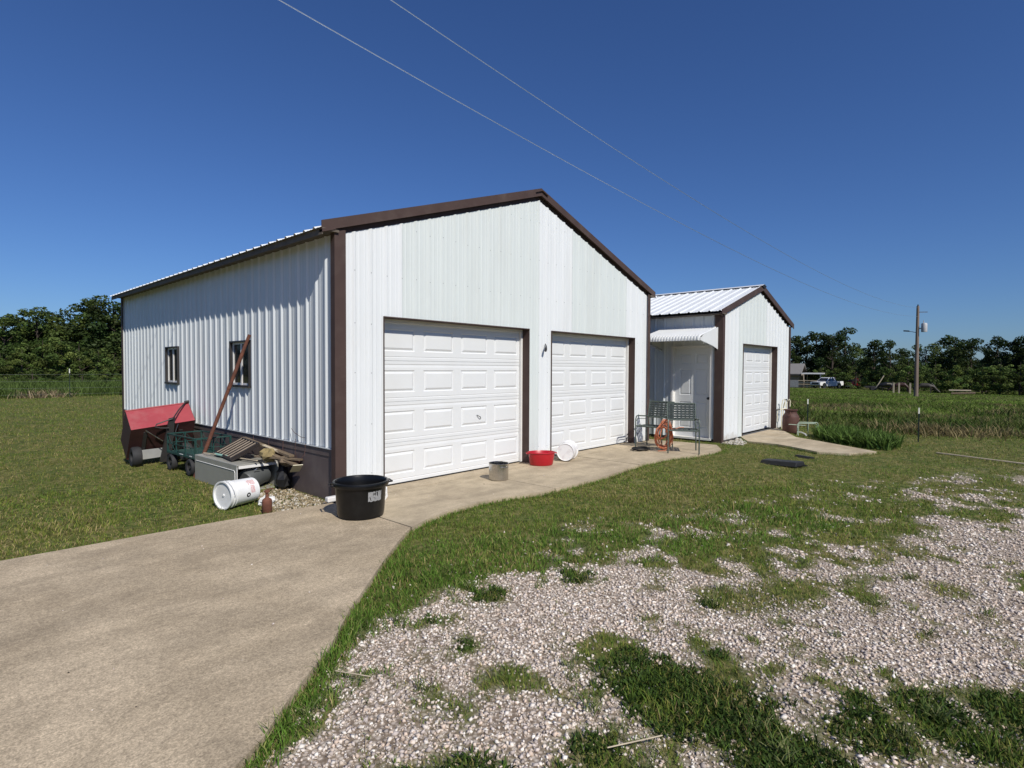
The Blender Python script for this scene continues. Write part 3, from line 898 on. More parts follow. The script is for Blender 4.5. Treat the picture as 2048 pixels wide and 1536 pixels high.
# end panels: vertical ribbed strips with a scalloped lower edge
for (ye, sgn) in ((A0 - .002, -1), (A0 + nslat * per + .002, 1)):
    ns = 14
    for i in range(ns):
        x0 = -.012 - (PR - .02) * i / ns; x1 = -.012 - (PR - .02) * (i + 1) / ns
        def topz(x): return 2.452 - .20 * min(1, (-x) / (PR - .1)) - (.06 * max(0, (-x - PR + .12) / .1))
        def botz(x):
            q = -x / PR; return 1.95 + .19 * (q ** .6) - .012
        xm = (x0 + x1) / 2; hb = .020
        c = [(x0, 0), (x0 + (xm - x0) * .3, hb), (x1 - (x1 - xm) * .5, hb), (x1, 0)]
        for (xa, ha), (xb_, hb_) in zip(c[:-1], c[1:]):
            za, zb_ = botz(xa), botz(xb_)
            dz = -.014 if ha and hb_ else 0
            aw.add([(xa, ye + sgn * ha, topz(xa)), (xb_, ye + sgn * hb_, topz(xb_)), (xb_, ye + sgn * hb_, zb_ + dz), (xa, ye + sgn * ha, za + dz)], [(0, 1, 2, 3)])
aw.box(-.035, -.002, A0 - .03, A0 + nslat * per + .03, 2.435, 2.475)
awo = aw.build('awning', M_door, shed)
br = MB()
for y in (A0 + .02, A0 + nslat * per - .02):
    br.bar((-.02, y, 1.98), (-PR + .05, y, 2.16), .02, .02)
br.bar((-PR + .04, A0, 2.15), (-PR + .04, A0 + nslat * per, 2.15), .025, .025)
br.build('awning_brace', M_chrome, awo)

# ================================================================== OBJECTS BY THE GARAGE
def circle_pts(c, r, n, ax='z', a0=0, a1=2 * math.pi, sx=1, sy=1):
    out = []
    for i in range(n):
        t = a0 + (a1 - a0) * i / (n - 1 if a1 - a0 < 6.28 else n)
        p = (c[0] + r * sx * math.cos(t), c[1] + r * sy * math.sin(t), c[2]) if ax == 'z' else ((c[0] + r * math.cos(t), c[1], c[2] + r * math.sin(t)) if ax == 'y' else (c[0], c[1] + r * math.cos(t), c[2] + r * math.sin(t)))
        out.append(p)
    return out

# black tub
tub = thing('black_tub', 'large round black plastic tub with torn grey sticker at the garage corner', 'tub', (-.216, -.836, 0.0))
m = MB()
m.lathe([(0, .004), (.215, .004), (.232, .012), (.240, .06), (.256, .30), (.258, .315), (.279, .318), (.286, .330), (.288, .350), (.284, .366), (.272, .372), (.262, .366), (.254, .345), (.248, .30), (.228, .03), (.0, .025)], 64)
m.build('body', M_tub, tub)
m = MB(); ang = math.atan2(-.843, -.537) + R(30)
P_ = []
na = 10; zz_ = [(.185, .015), (.29, .0)]
for i in range(na + 1):
    a = ang - .24 + .62 * i / na
    for z, rag in ((.188 + .004 * math.sin(i * 2.1), 0), (.285 + .004 * math.sin(i * 3.3), 0)):
        rr = .240 + (z - .06) * .0667 + .0025
        P_.append((rr * math.cos(a), rr * math.sin(a), z))
m.add(P_, [(2 * i, 2 * i + 2, 2 * i + 3, 2 * i + 1) for i in range(na)])
st = m.build('sticker', M_sticker, tub)
m = MB()
def on_tub(a, z, off=.0045):
    rr = .240 + (z - .06) * .0667 + off
    return (rr * math.cos(ang + a), rr * math.sin(ang + a), z)
for pl, w_ in (([(-.03, .25), (.0, .278), (.02, .252), (.045, .27), (.07, .245), (.075, .28), (.10, .28)], .005), ([(.13, .28), (.15, .255), (.165, .238), (.17, .278)], .006), ([(-.17, .235), (-.12, .20)], .006), ([(-.05, .225), (.0, .232), (.06, .222)], .002), ([(.02, .212), (.1, .215)], .0015)):
    m.tube([on_tub(a, z) for a, z in pl], w_ * .55, 5)
m.build('scrawl', M_black, st)
for a in (R(160), R(-20)):
    m = MB(); c = Vector((.30 * math.cos(a), .30 * math.sin(a), .34)); tvec = Vector((-math.sin(a), math.cos(a), 0)); o_ = Vector((math.cos(a), math.sin(a), 0))
    m.tube([c - tvec * .07 - o_ * .02, c - tvec * .06 + o_ * .015, c + tvec * .06 + o_ * .015, c + tvec * .07 - o_ * .02], .009, 6); m.build('handle', M_tub, tub)

# crumpled paper behind the tub, white block at the trim base
def crumple(name, label, cat, loc, sx, sy, sz, m_, seed):
    rd = random.Random(seed); mb = MB(); n, k = 9, 6
    vs = []
    for i in range(k + 1):
        ph = math.pi * i / k
        for j_ in range(n):
            t = 2 * math.pi * j_ / n; r_ = 1 + rd.uniform(-.3, .3)
            vs.append((sx * r_ * math.sin(ph) * math.cos(t), sy * r_ * math.sin(ph) * math.sin(t), sz * (1 - r_ * math.cos(ph)) * .5 + .0))
    fs = [(i * n + j_, i * n + (j_ + 1) % n, (i + 1) * n + (j_ + 1) % n, (i + 1) * n + j_) for i in range(k) for j_ in range(n)]
    mb.add(vs, fs); o = mb.build(name, m_); o.location = loc; return tag(o, label, cat)
crumple('crumpled_paper', 'crumpled white paper on the concrete just right of the black tub', 'paper', (.33, -.43, .0), .06, .07, .17, M_paper, 4)
crumple('paper_scrap', 'torn white scrap behind the rusty jug', 'paper', (-.62, .50, -.05), .10, .06, .11, M_paper, 9)
m = MB(); m.box(-.19, -.0, -.125, -.055, .003, .062); o = m.build('white_block', M_trimwhite); bv = o.modifiers.new('b', 'BEVEL'); bv.width = .012; bv.segments = 2
tag(o, 'small white block at the foot of the garage corner trim', 'block')

# stock pot
pot = thing('stock_pot', 'stainless steel stock pot with loop handles before the left garage door', 'pot', (2.12, -.587, -.001))
m = MB(); m.lathe([(0, .003), (.125, .003), (.134, .012), (.135, .222), (.141, .226), (.143, .230), (.140, .233), (.133, .228), (.131, .015), (0, .010)], 56); m.build('body', M_steel, pot)
for a in (math.atan2(-.69, -.72) + R(32), math.atan2(-.69, -.72) + R(212)):
    c = Vector((.135 * math.cos(a), .135 * math.sin(a), .19)); tv = Vector((-math.sin(a), math.cos(a), 0)); ov = Vector((math.cos(a), math.sin(a), 0))
    m = MB(); m.tube([c - tv * .045 - ov * .002, c - tv * .045 + ov * .022, c - tv * .03 + ov * .034 + Vector((0, 0, .004)), c + tv * .03 + ov * .034 + Vector((0, 0, .004)), c + tv * .045 + ov * .022, c + tv * .045 - ov * .002], .0045, 8)
    m.obox(c - tv * .045 + ov * .001, ov * .002, tv * .011, (0, 0, .013)); m.obox(c + tv * .045 + ov * .001, ov * .002, tv * .011, (0, 0, .013))
    m.build('handle', M_steel, pot)

# red oval tub
rt = thing('red_tub', 'red oval plastic tub on the concrete between the two garage doors', 'tub', (3.44, -.27, -.001), (0, 0, R(-38)))
m = MB(); m.lathe([(0, .003), (.172, .003), (.184, .016), (.212, .182), (.213, .190), (.224, .192), (.229, .200), (.226, .209), (.219, .211), (.210, .202), (.182, .02), (0, .012)], 56, sy=.74); m.build('body', M_redp, rt)
for s in (-1, 1):
    m = MB(); m.tube([(s * .218, -.05, .196), (s * .238, -.045, .190), (s * .246, 0, .188), (s * .238, .045, .190), (s * .218, .05, .196)], .009, 8); m.build('handle', M_redp, rt)

# buckets: local axis along +X, base disc at x=0
def bucket(name, label, loc, rz, ry, closed_front, L_, r0, r1, prints, dirty=None):
    t_ = thing(name, label, 'bucket', loc, (0, ry, rz))
    m = MB(); Mx = Euler((0, R(90), 0)).to_matrix().to_4x4()
    m.lathe([(0, .010), (r0 - .012, .010), (r0 - .004, 0), (r0, .004), (r0 + (r1 - r0) * .74, L_ * .74), (r0 + (r1 - r0) * .74 + .006, L_ * .745), (r0 + (r1 - r0) * .74 + .006, L_ * .77), (r1 - .002, L_ * .775), (r1, L_ * .84), (r1 + .008, L_ * .845), (r1 + .008, L_ * .87), (r1 + .001, L_ * .875), (r1 + .002, L_ * .955), (r1 + .010, L_ * .96), (r1 + .010, L_)] +
            ([(r1 - .004, L_), (r1 - .010, L_ - .018), (0.016, L_ - .020), (.014, L_ - .010), (0, L_ - .009)] if closed_front else [(r1 - .003, L_ - .002), (r0 - .006, .02), (0, .02)]), 48, M=Mx)
    m.build('body', dirty or M_whitep, t_)
    for (a0, a1, x0, x1, rows, mt) in prints:
        pm = MB()
        for q in range(rows):
            aa = a0 + (a1 - a0) * (q + .15) / rows; ab = a0 + (a1 - a0) * (q + .72) / rows
            x = x0
            rd = random.Random(q * 13 + int(a0 * 100))
            while x < x1 - .006:
                w = rd.uniform(.006, .016); x2 = min(x + w, x1)
                pts_ = []
                for xx in (x, x2):
                    rr = r0 + (r1 - r0) * xx / L_ + .0012
                    for a in (aa, (aa + ab) / 2, ab): pts_.append((xx, rr * math.cos(a), rr * math.sin(a)))
                if rd.random() > .12: pm.add(pts_, [(0, 1, 4, 3), (1, 2, 5, 4)])
                x = x2 + rd.uniform(.003, .007)
        pm.build('print', mt, t_)
    return t_
cz = -.05 + .158
b1 = bucket('white_bucket', 'white lidded bucket with red lettering lying in the grass', (-.665, .745, cz - .002), R(15) + math.pi, 0, True, .385, .138, .150, [(R(38), R(66), .05, .145, 4, M_redprint), (R(-2), R(34), .07, .125, 7, M_redprint)])
m = MB(); dsk = []
M_dsk = M_black
for rr_, xx_, mt_ in ((.026, .0, M_black), (.011, .0008, M_whitep)):
    m = MB(); pts_ = []
    a_c = R(-8); x_c = .155
    for i in range(16):
        t = 2 * math.pi * i / 16
        xx = x_c + rr_ * math.cos(t); a = a_c + rr_ * math.sin(t) / .145
        rad = .138 + .012 * xx / .385 + .0016 + xx_
        pts_.append((xx, rad * math.cos(a), rad * math.sin(a)))
    m.add(pts_, [tuple(range(16))]); m.build('round_mark', mt_, b1)
m = MB(); hp = [(.345, .158 * math.cos(t) * 1.0, .158 * math.sin(t)) for t in np.linspace(R(95), R(265), 12)]
m.tube([(.345, .16, 0)] + [(.345 + .02 * math.sin(t), .17 * math.cos(t), .17 * math.sin(t)) for t in np.linspace(0, math.pi, 10)], .002, 5); m.build('bail', M_wire, b1)

b2k = bucket('white_bucket', 'white bucket lying on the concrete against the right garage door', (3.95, -.36, .142), R(29), R(2), False, .37, .132, .148, [(R(50), R(75), .17, .25, 3, M_greyprint)],
             mat('dirty_white_plastic', (.80, .79, .78), .42, var=.02, dirt=(.42, .34, .34), dscale=9, damt=.45, dlo=.52, dhi=.7))
b2k.scale = (1.08, 1.08, 1.08); b2k.location.z = .153
m = MB(); m.tube([(.30 + .03 * math.sin(t), .15 * math.cos(t), .15 * math.sin(t)) for t in np.linspace(R(10), R(170), 14)], .002, 5); m.build('bail', M_wire, b2k)

# rusty jug
jug = thing('rusty_jug', 'small rusty bottle shaped jug standing at the driveway edge', 'jug', (-.765, .13, -.052))
m = MB(); m.lathe([(0, 0), (.046, 0), (.050, .006), (.051, .135), (.048, .150), (.040, .160), (.022, .172), (.017, .185), (.017, .235), (0, .235)], 28); m.build('body', M_rust, jug)
m = MB(); m.lathe([(.018, .228), (.030, .232), (.031, .25), (.020, .256), (0, .256)], 20); m.tube([(0, 0, .25), (.0, 0, .262), (.035, -.01, .268), (.065, -.02, .262)], .006, 6); m.build('cap', M_rust, jug)

# appliance shell lying down along the skirt
ap = thing('appliance_cabinet', 'beige metal appliance cabinet lying on its side under a junk heap', 'appliance', (-.36, 2.02, -.05), (0, 0, R(2)))
m = MB(); L_, W_, H_ = .67, .27, .355
t = .012
m.box(-W_, -W_ + t, -L_, L_, .0, H_)                # outer long face
m.box(W_ - t, W_, -L_, L_, 0, H_)
m.box(-W_ + t, W_ - t, -L_, L_, H_ - t, H_)
m.box(-W_ + t, W_ - t, L_ - t, L_, 0, H_ - t)
m.box(-W_ + t, W_ - t, -L_, L_ - t, 0, t)
ob = m.build('cabinet', M_appl, ap); bv = ob.modifiers.new('b', 'BEVEL'); bv.width = .006; bv.segments = 2
m = MB(); 
def strip(a, b): m.bar(a, b, .005, .008, up=(1, 0, 0))
xf_ = -W_ - .002
pth = [(xf_, L_ - .05, H_ - .075), (xf_, -L_ + .075, H_ - .075), (xf_, -L_ + .05, H_ - .10), (xf_, -L_ + .05, .03)]
m.tube(pth, .0045, 6); m.build('trim_line', M_trimwhite, ap)
m = MB(); m.box(-W_ - .001, -W_ + .006, -L_ - .004, -L_ + .012, .0, H_ - .03); m.box(-W_ + .02, W_ - .02, -L_ - .006, -L_ + .004, H_ - .05, H_ - .014); m.build('edge_flange', M_trimwhite, ap)
gt = thing('grey_drum', 'grey plastic drum inside the open end of the appliance cabinet', 'drum', (-.34, 1.50, -.045))
m = MB(); Mx = Matrix.Translation((0, 0, .155)) @ Euler((0, R(75), R(25))).to_matrix().to_4x4(); m.lathe([(0, -.16), (.125, -.16), (.135, -.14), (.145, 0), (.152, .12), (.158, .14), (.150, .16), (.14, .14), (.12, -.12), (0, -.13)], 32, M=Mx); m.build('body', M_grey, gt)
m = MB(); m.tube([(-.05, -.16, .26), (-.02, -.17, .28), (.02, -.165, .275)], .005, 6); m.build('handle', M_chrome, gt)

crumple('shade_lump', 'added black bag in the shade under the right end of the scrap heap', 'lump', (-.10, 1.16, -.05), .09, .14, .30, M_black, 33)  # black lump added to stand in for the shade against the wall
# louvre panel on top
lv = thing('louvre_panel', 'brown slatted louvre panel tilted on top of the appliance cabinet', 'vent panel', (-.33, 2.02, .40), (R(0), R(-27), R(-6)))
m = MB(); a_, b_ = .20, .40
m.box(-a_, -a_ + .02, -b_, b_, 0, .045); m.box(a_ - .02, a_, -b_, b_, 0, .045); m.box(-a_ + .02, a_ - .02, -b_, -b_ + .03, 0, .045); m.box(-a_ + .02, a_ - .02, b_ - .03, b_, 0, .045)
m.box(-a_ + .02, a_ - .02, -b_ + .03, b_ - .03, .018, .030); m.build('frame', M_brownslat, lv)
for i in range(6):
    y = -b_ + .09 + i * (2 * b_ - .18) / 5
    m = MB(); m.obox((0, y, .040), (a_ - .02, 0, 0), (0, .007, .003), (0, -.002, .004)); m.build('slat', mat('slat_edge', (.30, .24, .18), .7, var=.2) if i == 0 else bpy.data.materials['slat_edge'], lv)

# planks, boards, hose and bits on the heap: each its own thing
def plank(label, a, b, w, t_, m_, cat='plank', up=(0, 0, 1)):
    a = Vector(a); b = Vector(b); c = (a + b) / 2
    mb = MB(); mb.bar(a - c, b - c, w, t_, up=up); o = mb.build('wood_plank' if cat == 'plank' else cat.replace(' ', '_'), m_); o.location = c
    return tag(o, label, cat, 'scrap on the appliance cabinet')
plank('long weathered plank lying behind the brown louvre panel', (-.12, 2.35, .52), (-.07, .98, .40), .07, .025, M_wood)
plank('pale thin board poking up from the scrap heap near the wall', (-.15, 1.62, .49), (-.05, 1.02, .38), .05, .012, M_wood2)
plank('split grey plank crossing the right side of the scrap heap', (-.30, 1.50, .37), (-.03, .80, .37), .06, .02, M_wood)
plank('short rotten board hanging over the cabinet open end', (-.20, 1.40, .42), (-.09, .78, .30), .07, .02, M_wood)
plank('thin pale lath lying across the cabinet below the louvre panel', (-.58, 2.55, .335), (-.38, 1.28, .345), .018, .010, M_wood2)
plank('dark narrow board under the louvre panel', (-.50, 2.5, .325), (-.30, 1.25, .325), .03, .014, M_dark)
plank('brown stick lying along the heap edge by the skirt', (-.06, 1.7, .40), (-.03, .86, .33), .022, .02, M_rust)
o = crumple('rag_bundle', 'yellowish crumpled rag bundle between louvre panel and planks', 'rag', (-.20, 1.36, .30), .10, .12, .17, mat('yellow_rag', (.26, .20, .09), .9, var=.3), 14)
o = crumple('rag_bundle', 'dark bundle of debris at the right end of the scrap heap', 'debris', (-.10, 1.08, .27), .09, .12, .12, M_wood, 15)
m = MB(); m.obox((0, 0, 0), (.055, -.02, .0), (.02, .085, -.055), (.002, .001, .003)); o = m.build('white_panel_scrap', M_cream); o.location = (-.10, .80, .27); tag(o, 'cream metal scrap panel hanging off the right of the heap', 'panel', 'scrap on the appliance cabinet')
m = MB(); m.tube([(-.50, 2.35, .33), (-.53, 2.15, .345), (-.50, 1.98, .34), (-.47, 1.85, .345), (-.40, 1.75, .335)], .016, 8); o = m.build('hose_piece', M_hosegreen); tag(o, 'pale green hose piece lying along the cabinet top', 'hose')
m = MB()
for pth in ([(-.02, 1.72, .575), (-.05, 1.70, .5), (-.03, 1.66, .40)], [(-.03, 1.30, .57), (-.05, 1.27, .46), (-.04, 1.25, .40)], [(-.035, .95, .62), (-.05, .93, .5), (-.04, .92, .38)], [(-.03, .70, .58), (-.05, .68, .46), (-.10, .72, .36)], [(-.04, 2.2, .56), (-.06, 2.15, .50), (-.05, 2.12, .44)], [(-.04, 1.05, .75), (-.045, .95, .70), (-.04, .80, .66), (-.045, .68, .66)]):
    m.tube(pth, .003, 5)
o = m.build('rusty_wires', M_rust2); tag(o, 'thin rusty wires dangling along the brown skirt', 'wire', kind='stuff')

# rusty pipe leaning on the wall
m = MB(); a = Vector((-.60, 2.85, -.05)); b = Vector((-.045, 2.29, 2.0)); d = (b - a)
m.tube([Vector((0, 0, 0)), d * .2 + Vector((.004, .004, 0)), d * .55, d * .8, d], [.026, .027, .024, .026, .023], 10)
m.tube([d * .62, d * .665], .0285, 10)
o = m.build('rusty_pipe', M_rust); o.location = a; tag(o, 'long rusty pipe leaning against the garage side wall', 'pipe')

# green garden wagon
wg = thing('garden_wagon', 'green metal mesh garden wagon parked by the garage skirt', 'wagon', (-.37, 3.38, -.05), (0, 0, R(3)))
hx, hy = .25, .52; z0, z1 = .27, .55
m = MB(); m.box(-hx, hx, -hy, hy, z0 - .012, z0)
for s in (-1, 1):
    m.bar((s * hx, -hy, z0), (s * hx, hy, z0), .025, .025); m.bar((-hx, s * hy, z0), (hx, s * hy, z0), .025, .025)
m.build('deck', M_greenm, wg)
def side_rail(a, b, nbar):
    q = MB(); a = Vector(a); b = Vector(b)
    q.bar(a + Vector((0, 0, z1)), b + Vector((0, 0, z1)), .018, .018); q.bar(a + Vector((0, 0, (z0 + z1) / 2)), b + Vector((0, 0, (z0 + z1) / 2)), .010, .010)
    for i in range(nbar):
        p = a.lerp(b, i / (nbar - 1)); q.bar(p + Vector((0, 0, z0)), p + Vector((0, 0, z1)), .016, .016)
    for i in range(nbar - 1):
        p = a.lerp(b, i / (nbar - 1)); p2 = a.lerp(b, (i + 1) / (nbar - 1)); q.bar(p + Vector((0, 0, z0 + (z1 - z0) * (i % 2))), p2 + Vector((0, 0, z0 + (z1 - z0) * ((i + 1) % 2))), .006, .006)
    q.build('side_rail', M_greenm, wg)
side_rail((-hx, -hy, 0), (-hx, hy, 0), 4); side_rail((hx, -hy, 0), (hx, hy, 0), 4); side_rail((-hx + .01, -hy, 0), (hx - .01, -hy, 0), 3); side_rail((-hx + .01, hy, 0), (hx - .01, hy, 0), 3)
def wheel(parent, x, y, r, w, name='wheel', tm=None, hubm=None):
    q = MB(); Mx = Matrix.Translation((x, y, r)) @ Euler((0, R(90), 0)).to_matrix().to_4x4()
    q.lathe([(r * .55, -w * .4), (r * .7, -w / 2), (r * .9, -w / 2), (r, -w * .25), (r, w * .25), (r * .9, w / 2), (r * .7, w / 2), (r * .55, w * .4), (r * .55, -w * .4)], 24, M=Mx)
    wh = q.build(name, tm or M_tire, parent)
    q = MB(); q.lathe([(0, -w * .3), (r * .2, -w * .35), (r * .25, -w * .15), (r * .56, -w * .2), (r * .56, w * .2), (r * .25, w * .15), (r * .2, w * .35), (0, w * .3)], 18, M=Mx); q.build('rim', hubm or M_grey, wh)
    return wh
for sx in (-1, 1):
    for sy in (-1, 1): wheel(wg, sx * .24, sy * .36, .125, .085, hubm=M_dark)
m = MB(); m.bar((-.24, -.36, .125), (.24, -.36, .125), .02, .02); m.bar((-.24, .36, .125), (.24, .36, .125), .02, .02); m.bar((0, -.36, .14), (0, -.36, .26), .03, .03); m.bar((0, .36, .14), (0, .36, .26), .03, .03)
for s in (-1, 1):
    m.bar((s * .15, -.36, .14), (s * .15, -.36, .26), .015, .015); m.bar((s * .15, .36, .14), (s * .15, .36, .26), .015, .015)
m.build('axle', M_dark, wg)
m = MB(); m.box(-.262, -.258, -.1, .02, .272, .292); m.box(-.262, -.258, -.42, -.34, .272, .292); m.build('sticker', M_paper, wg)

# red dump cart tipped up on its end
rc_ = thing('dump_cart', 'red lawn dump cart tipped up on its tailgate beside the garage', 'cart', (-.56, 4.66, -.05), (0, 0, R(-2)))
def PT(w, n, z): return Vector((w, -n, z + .05 + (.05 * w / .45 if z > .5 else 0)))
HWc = .45
P1, P2, P3, P4 = (0.0, .87), (.36, .60), (.03, .06), (-.36, .33)
def quad2(name, a, b, m_, t=.006):
    n_ = Vector((0, -(b[1] - a[1]), -(b[0] - a[0]))).normalized()
    q = MB(); q.prism([PT(-HWc, *a), PT(HWc, *a), PT(HWc, *b), PT(-HWc, *b)], Vector((0, .006, .004))); return q.build(name, m_, rc_)
quad2('front_panel', P1, P2, M_redpaint)
m = MB(); m.tube([PT(-HWc - .01, P1[0], P1[1] + .006), PT(HWc + .01, P1[0], P1[1] + .006)], .012, 8); m.build('top_rim', M_redpaint, rc_)
M_bed = mat('bed_shaded_red', (.042, .014, .013), .6, var=.2)  # shade of the tipped underside put into the colour, also on weathered sides
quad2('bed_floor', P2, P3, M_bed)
for w_ in (-.25, .25):
    m = MB(); m.bar(PT(w_, P2[0] - .04, P2[1] - .10), PT(w_, P3[0] + .05, P3[1] + .04), .05, .02); m.build('bed_rib', M_dark, rc_)
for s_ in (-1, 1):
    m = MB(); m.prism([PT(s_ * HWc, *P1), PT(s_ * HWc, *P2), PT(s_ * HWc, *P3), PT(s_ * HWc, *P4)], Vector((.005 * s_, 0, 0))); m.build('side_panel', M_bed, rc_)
m = MB(); m.prism([PT(-HWc, *P3), PT(HWc, *P3), PT(HWc, *P4), PT(-HWc, *P4)], Vector((0, .003, -.005))); m.build('tailgate', M_redpaint, rc_)
m = MB(); m.prism([PT(-.33, .16, .04), PT(.02, .14, .06), PT(.02, .17, .21), PT(-.33, .19, .20)], Vector((0, .01, 0))); m.build('underside_plate', mat('plate_grey', (.40, .40, .39), .5, var=.08), rc_)
m = MB(); m.prism([PT(.05, .46, .70), PT(.13, .46, .71), PT(.10, .34, .0), PT(-.06, .34, .0)], Vector((0, .05, 0))); m.build('hitch_tongue', M_dark, rc_)
m = MB(); m.tube([PT(.09, .47, .68), PT(.24, .25, .80), PT(.41, .02, .90)], .011, 8); m.tube([PT(.09, .47, .69), PT(-.02, .47, .67), PT(-.13, .46, .64), PT(-.15, .46, .60), PT(-.08, .46, .57), PT(.04, .46, .55)], .010, 8)
m.tube([PT(.39, .03, .89), PT(.45, .02, .90)], .022, 10); m.build('dump_lever', M_dark, rc_)
m = MB(); m.tube([PT(-.26, .36, .56), PT(-.02, .36, .34)], .007, 6); m.build('brace_rod', M_steel, rc_)
m = MB(); m.tube([PT(.2, .36, .58), PT(.12, .38, .38)], .007, 6); m.build('brace_rod', M_steel, rc_)
for w_ in (-HWc + .09, HWc - .09):
    q = MB(); Mx = Matrix.Translation((w_, -.19, .155)) @ Euler((0, R(90), 0)).to_matrix().to_4x4()
    r0_, ww = .16, .13
    q.lathe([(r0_ * .5, -ww * .45), (r0_ * .7, -ww / 2), (r0_ * .9, -ww / 2), (r0_, -ww * .25), (r0_, ww * .25), (r0_ * .9, ww / 2), (r0_ * .7, ww / 2), (r0_ * .5, ww * .45), (r0_ * .5, -ww * .45)], 28, M=Mx)
    wh = q.build('wheel', M_tire, rc_); q = MB(); q.lathe([(0, -ww * .3), (r0_ * .52, -ww * .25), (r0_ * .52, ww * .25), (0, ww * .3)], 16, M=Mx); q.build('rim', M_steel, wh)

# leaf litter and stones near the corner
def litter(name, label, cat, n, region, seed, smin, smax, colors, z0=-.052):
    r_ = np.random.default_rng(seed)
    k = 0; V = []; F = []; T = []
    x = r_.uniform(region[0], region[1], n * 3); y = r_.uniform(region[2], region[3], n * 3)
    sd = sdpoly(x, y, region[4]); x = x[sd > 0][:n]; y = y[sd > 0][:n]
    V, Ft, T = stones_np(x, y, terrain(x, y), r_, smin, smax, colors)
    o = mesh_np(name, V, Ft, M_stone, tint=T)
    return tag(o, label, cat, kind='stuff')
M_stone = bpy.data.materials.new('stone')
_nt, _b = nodes_of(M_stone)
_a = _nt.nodes.new('ShaderNodeAttribute'); _a.attribute_name = 'tint'; _nt.links.new(_a.outputs['Color'], _b.inputs['Base Color']); _b.inputs['Roughness'].default_value = .9; _b.inputs['Specular IOR Level'].default_value = .2
OCT = np.array([(1, 0, 0), (-1, 0, 0), (0, 1, 0), (0, -1, 0), (0, 0, 1), (0, 0, -1)], float)
OCTF = np.array([(0, 2, 4), (2, 1, 4), (1, 3, 4), (3, 0, 4), (2, 0, 5), (1, 2, 5), (3, 1, 5), (0, 3, 5)])
def rand_rot(r_, n):
    q = r_.normal(size=(n, 4)); q /= np.linalg.norm(q, axis=1)[:, None]
    w, x, y, z = q.T
    return np.stack([np.stack([1 - 2 * (y * y + z * z), 2 * (x * y - z * w), 2 * (x * z + y * w)], 1), np.stack([2 * (x * y + z * w), 1 - 2 * (x * x + z * z), 2 * (y * z - x * w)], 1), np.stack([2 * (x * z - y * w), 2 * (y * z + x * w), 1 - 2 * (x * x + y * y)], 1)], 1)
def stones_np(x, y, z, r_, smin, smax, colors, flat=.75, lift=.35):
    n = len(x)
    base = OCT[None] * (1 + r_.uniform(-.35, .35, (n, 6, 1))) + r_.uniform(-.22, .22, (n, 6, 3))
    s = smin + (smax - smin) * r_.random(n) ** 2.0
    sc = np.stack([s * r_.uniform(.8, 1.3, n), s * r_.uniform(.7, 1.1, n), s * r_.uniform(.5, .9, n)], 1)
    P = np.einsum('nij,nkj->nki', rand_rot(r_, n), base * sc[:, None, :])
    P[:, :, 2] *= flat
    P += np.stack([x, y, z + s * lift], 1)[:, None, :]
    F = (OCTF[None] + 6 * np.arange(n)[:, None, None]).reshape(-1, 3)
    c = np.array(colors)[r_.integers(0, len(colors), n)] * r_.uniform(.80, 1.08, (n, 1))
    T = np.repeat(c, 6, 0)
    return P.reshape(-1, 3), [F], T
tan = [(.42, .34, .22), (.50, .43, .32), (.30, .24, .15), (.55, .50, .42), (.22, .17, .10)]
litter('stone_litter', 'tan stones and dead leaves heaped at the garage corner', 'litter', 1500, (-.8, -.02, -.08, 1.25, [(-.75, .03), (-.05, -.06), (-.03, 1.2), (-.30, 1.25), (-.55, .9), (-.6, .4)]), 5, .008, .03, tan)
litter('stone_litter', 'pale stones scattered along the foot of the shed front', 'litter', 500, (8.2, 9.8, -1.75, -1.12, [(8.3, -1.22), (9.6, -1.18), (9.3, -1.5), (8.35, -1.65)]), 6, .012, .035, [(.5, .46, .4), (.42, .36, .28), (.6, .57, .52)])
0 and litter('stone_litter', 'pale stones lying at the far end of the appliance cabinet', 'litter', 200, (-.95, -.5, 2.4, 2.85, [(-.95, 2.4), (-.6, 2.4), (-.6, 2.85), (-.95, 2.85)]), 8, .012, .04, [(.5, .46, .4), (.55, .5, .36)])

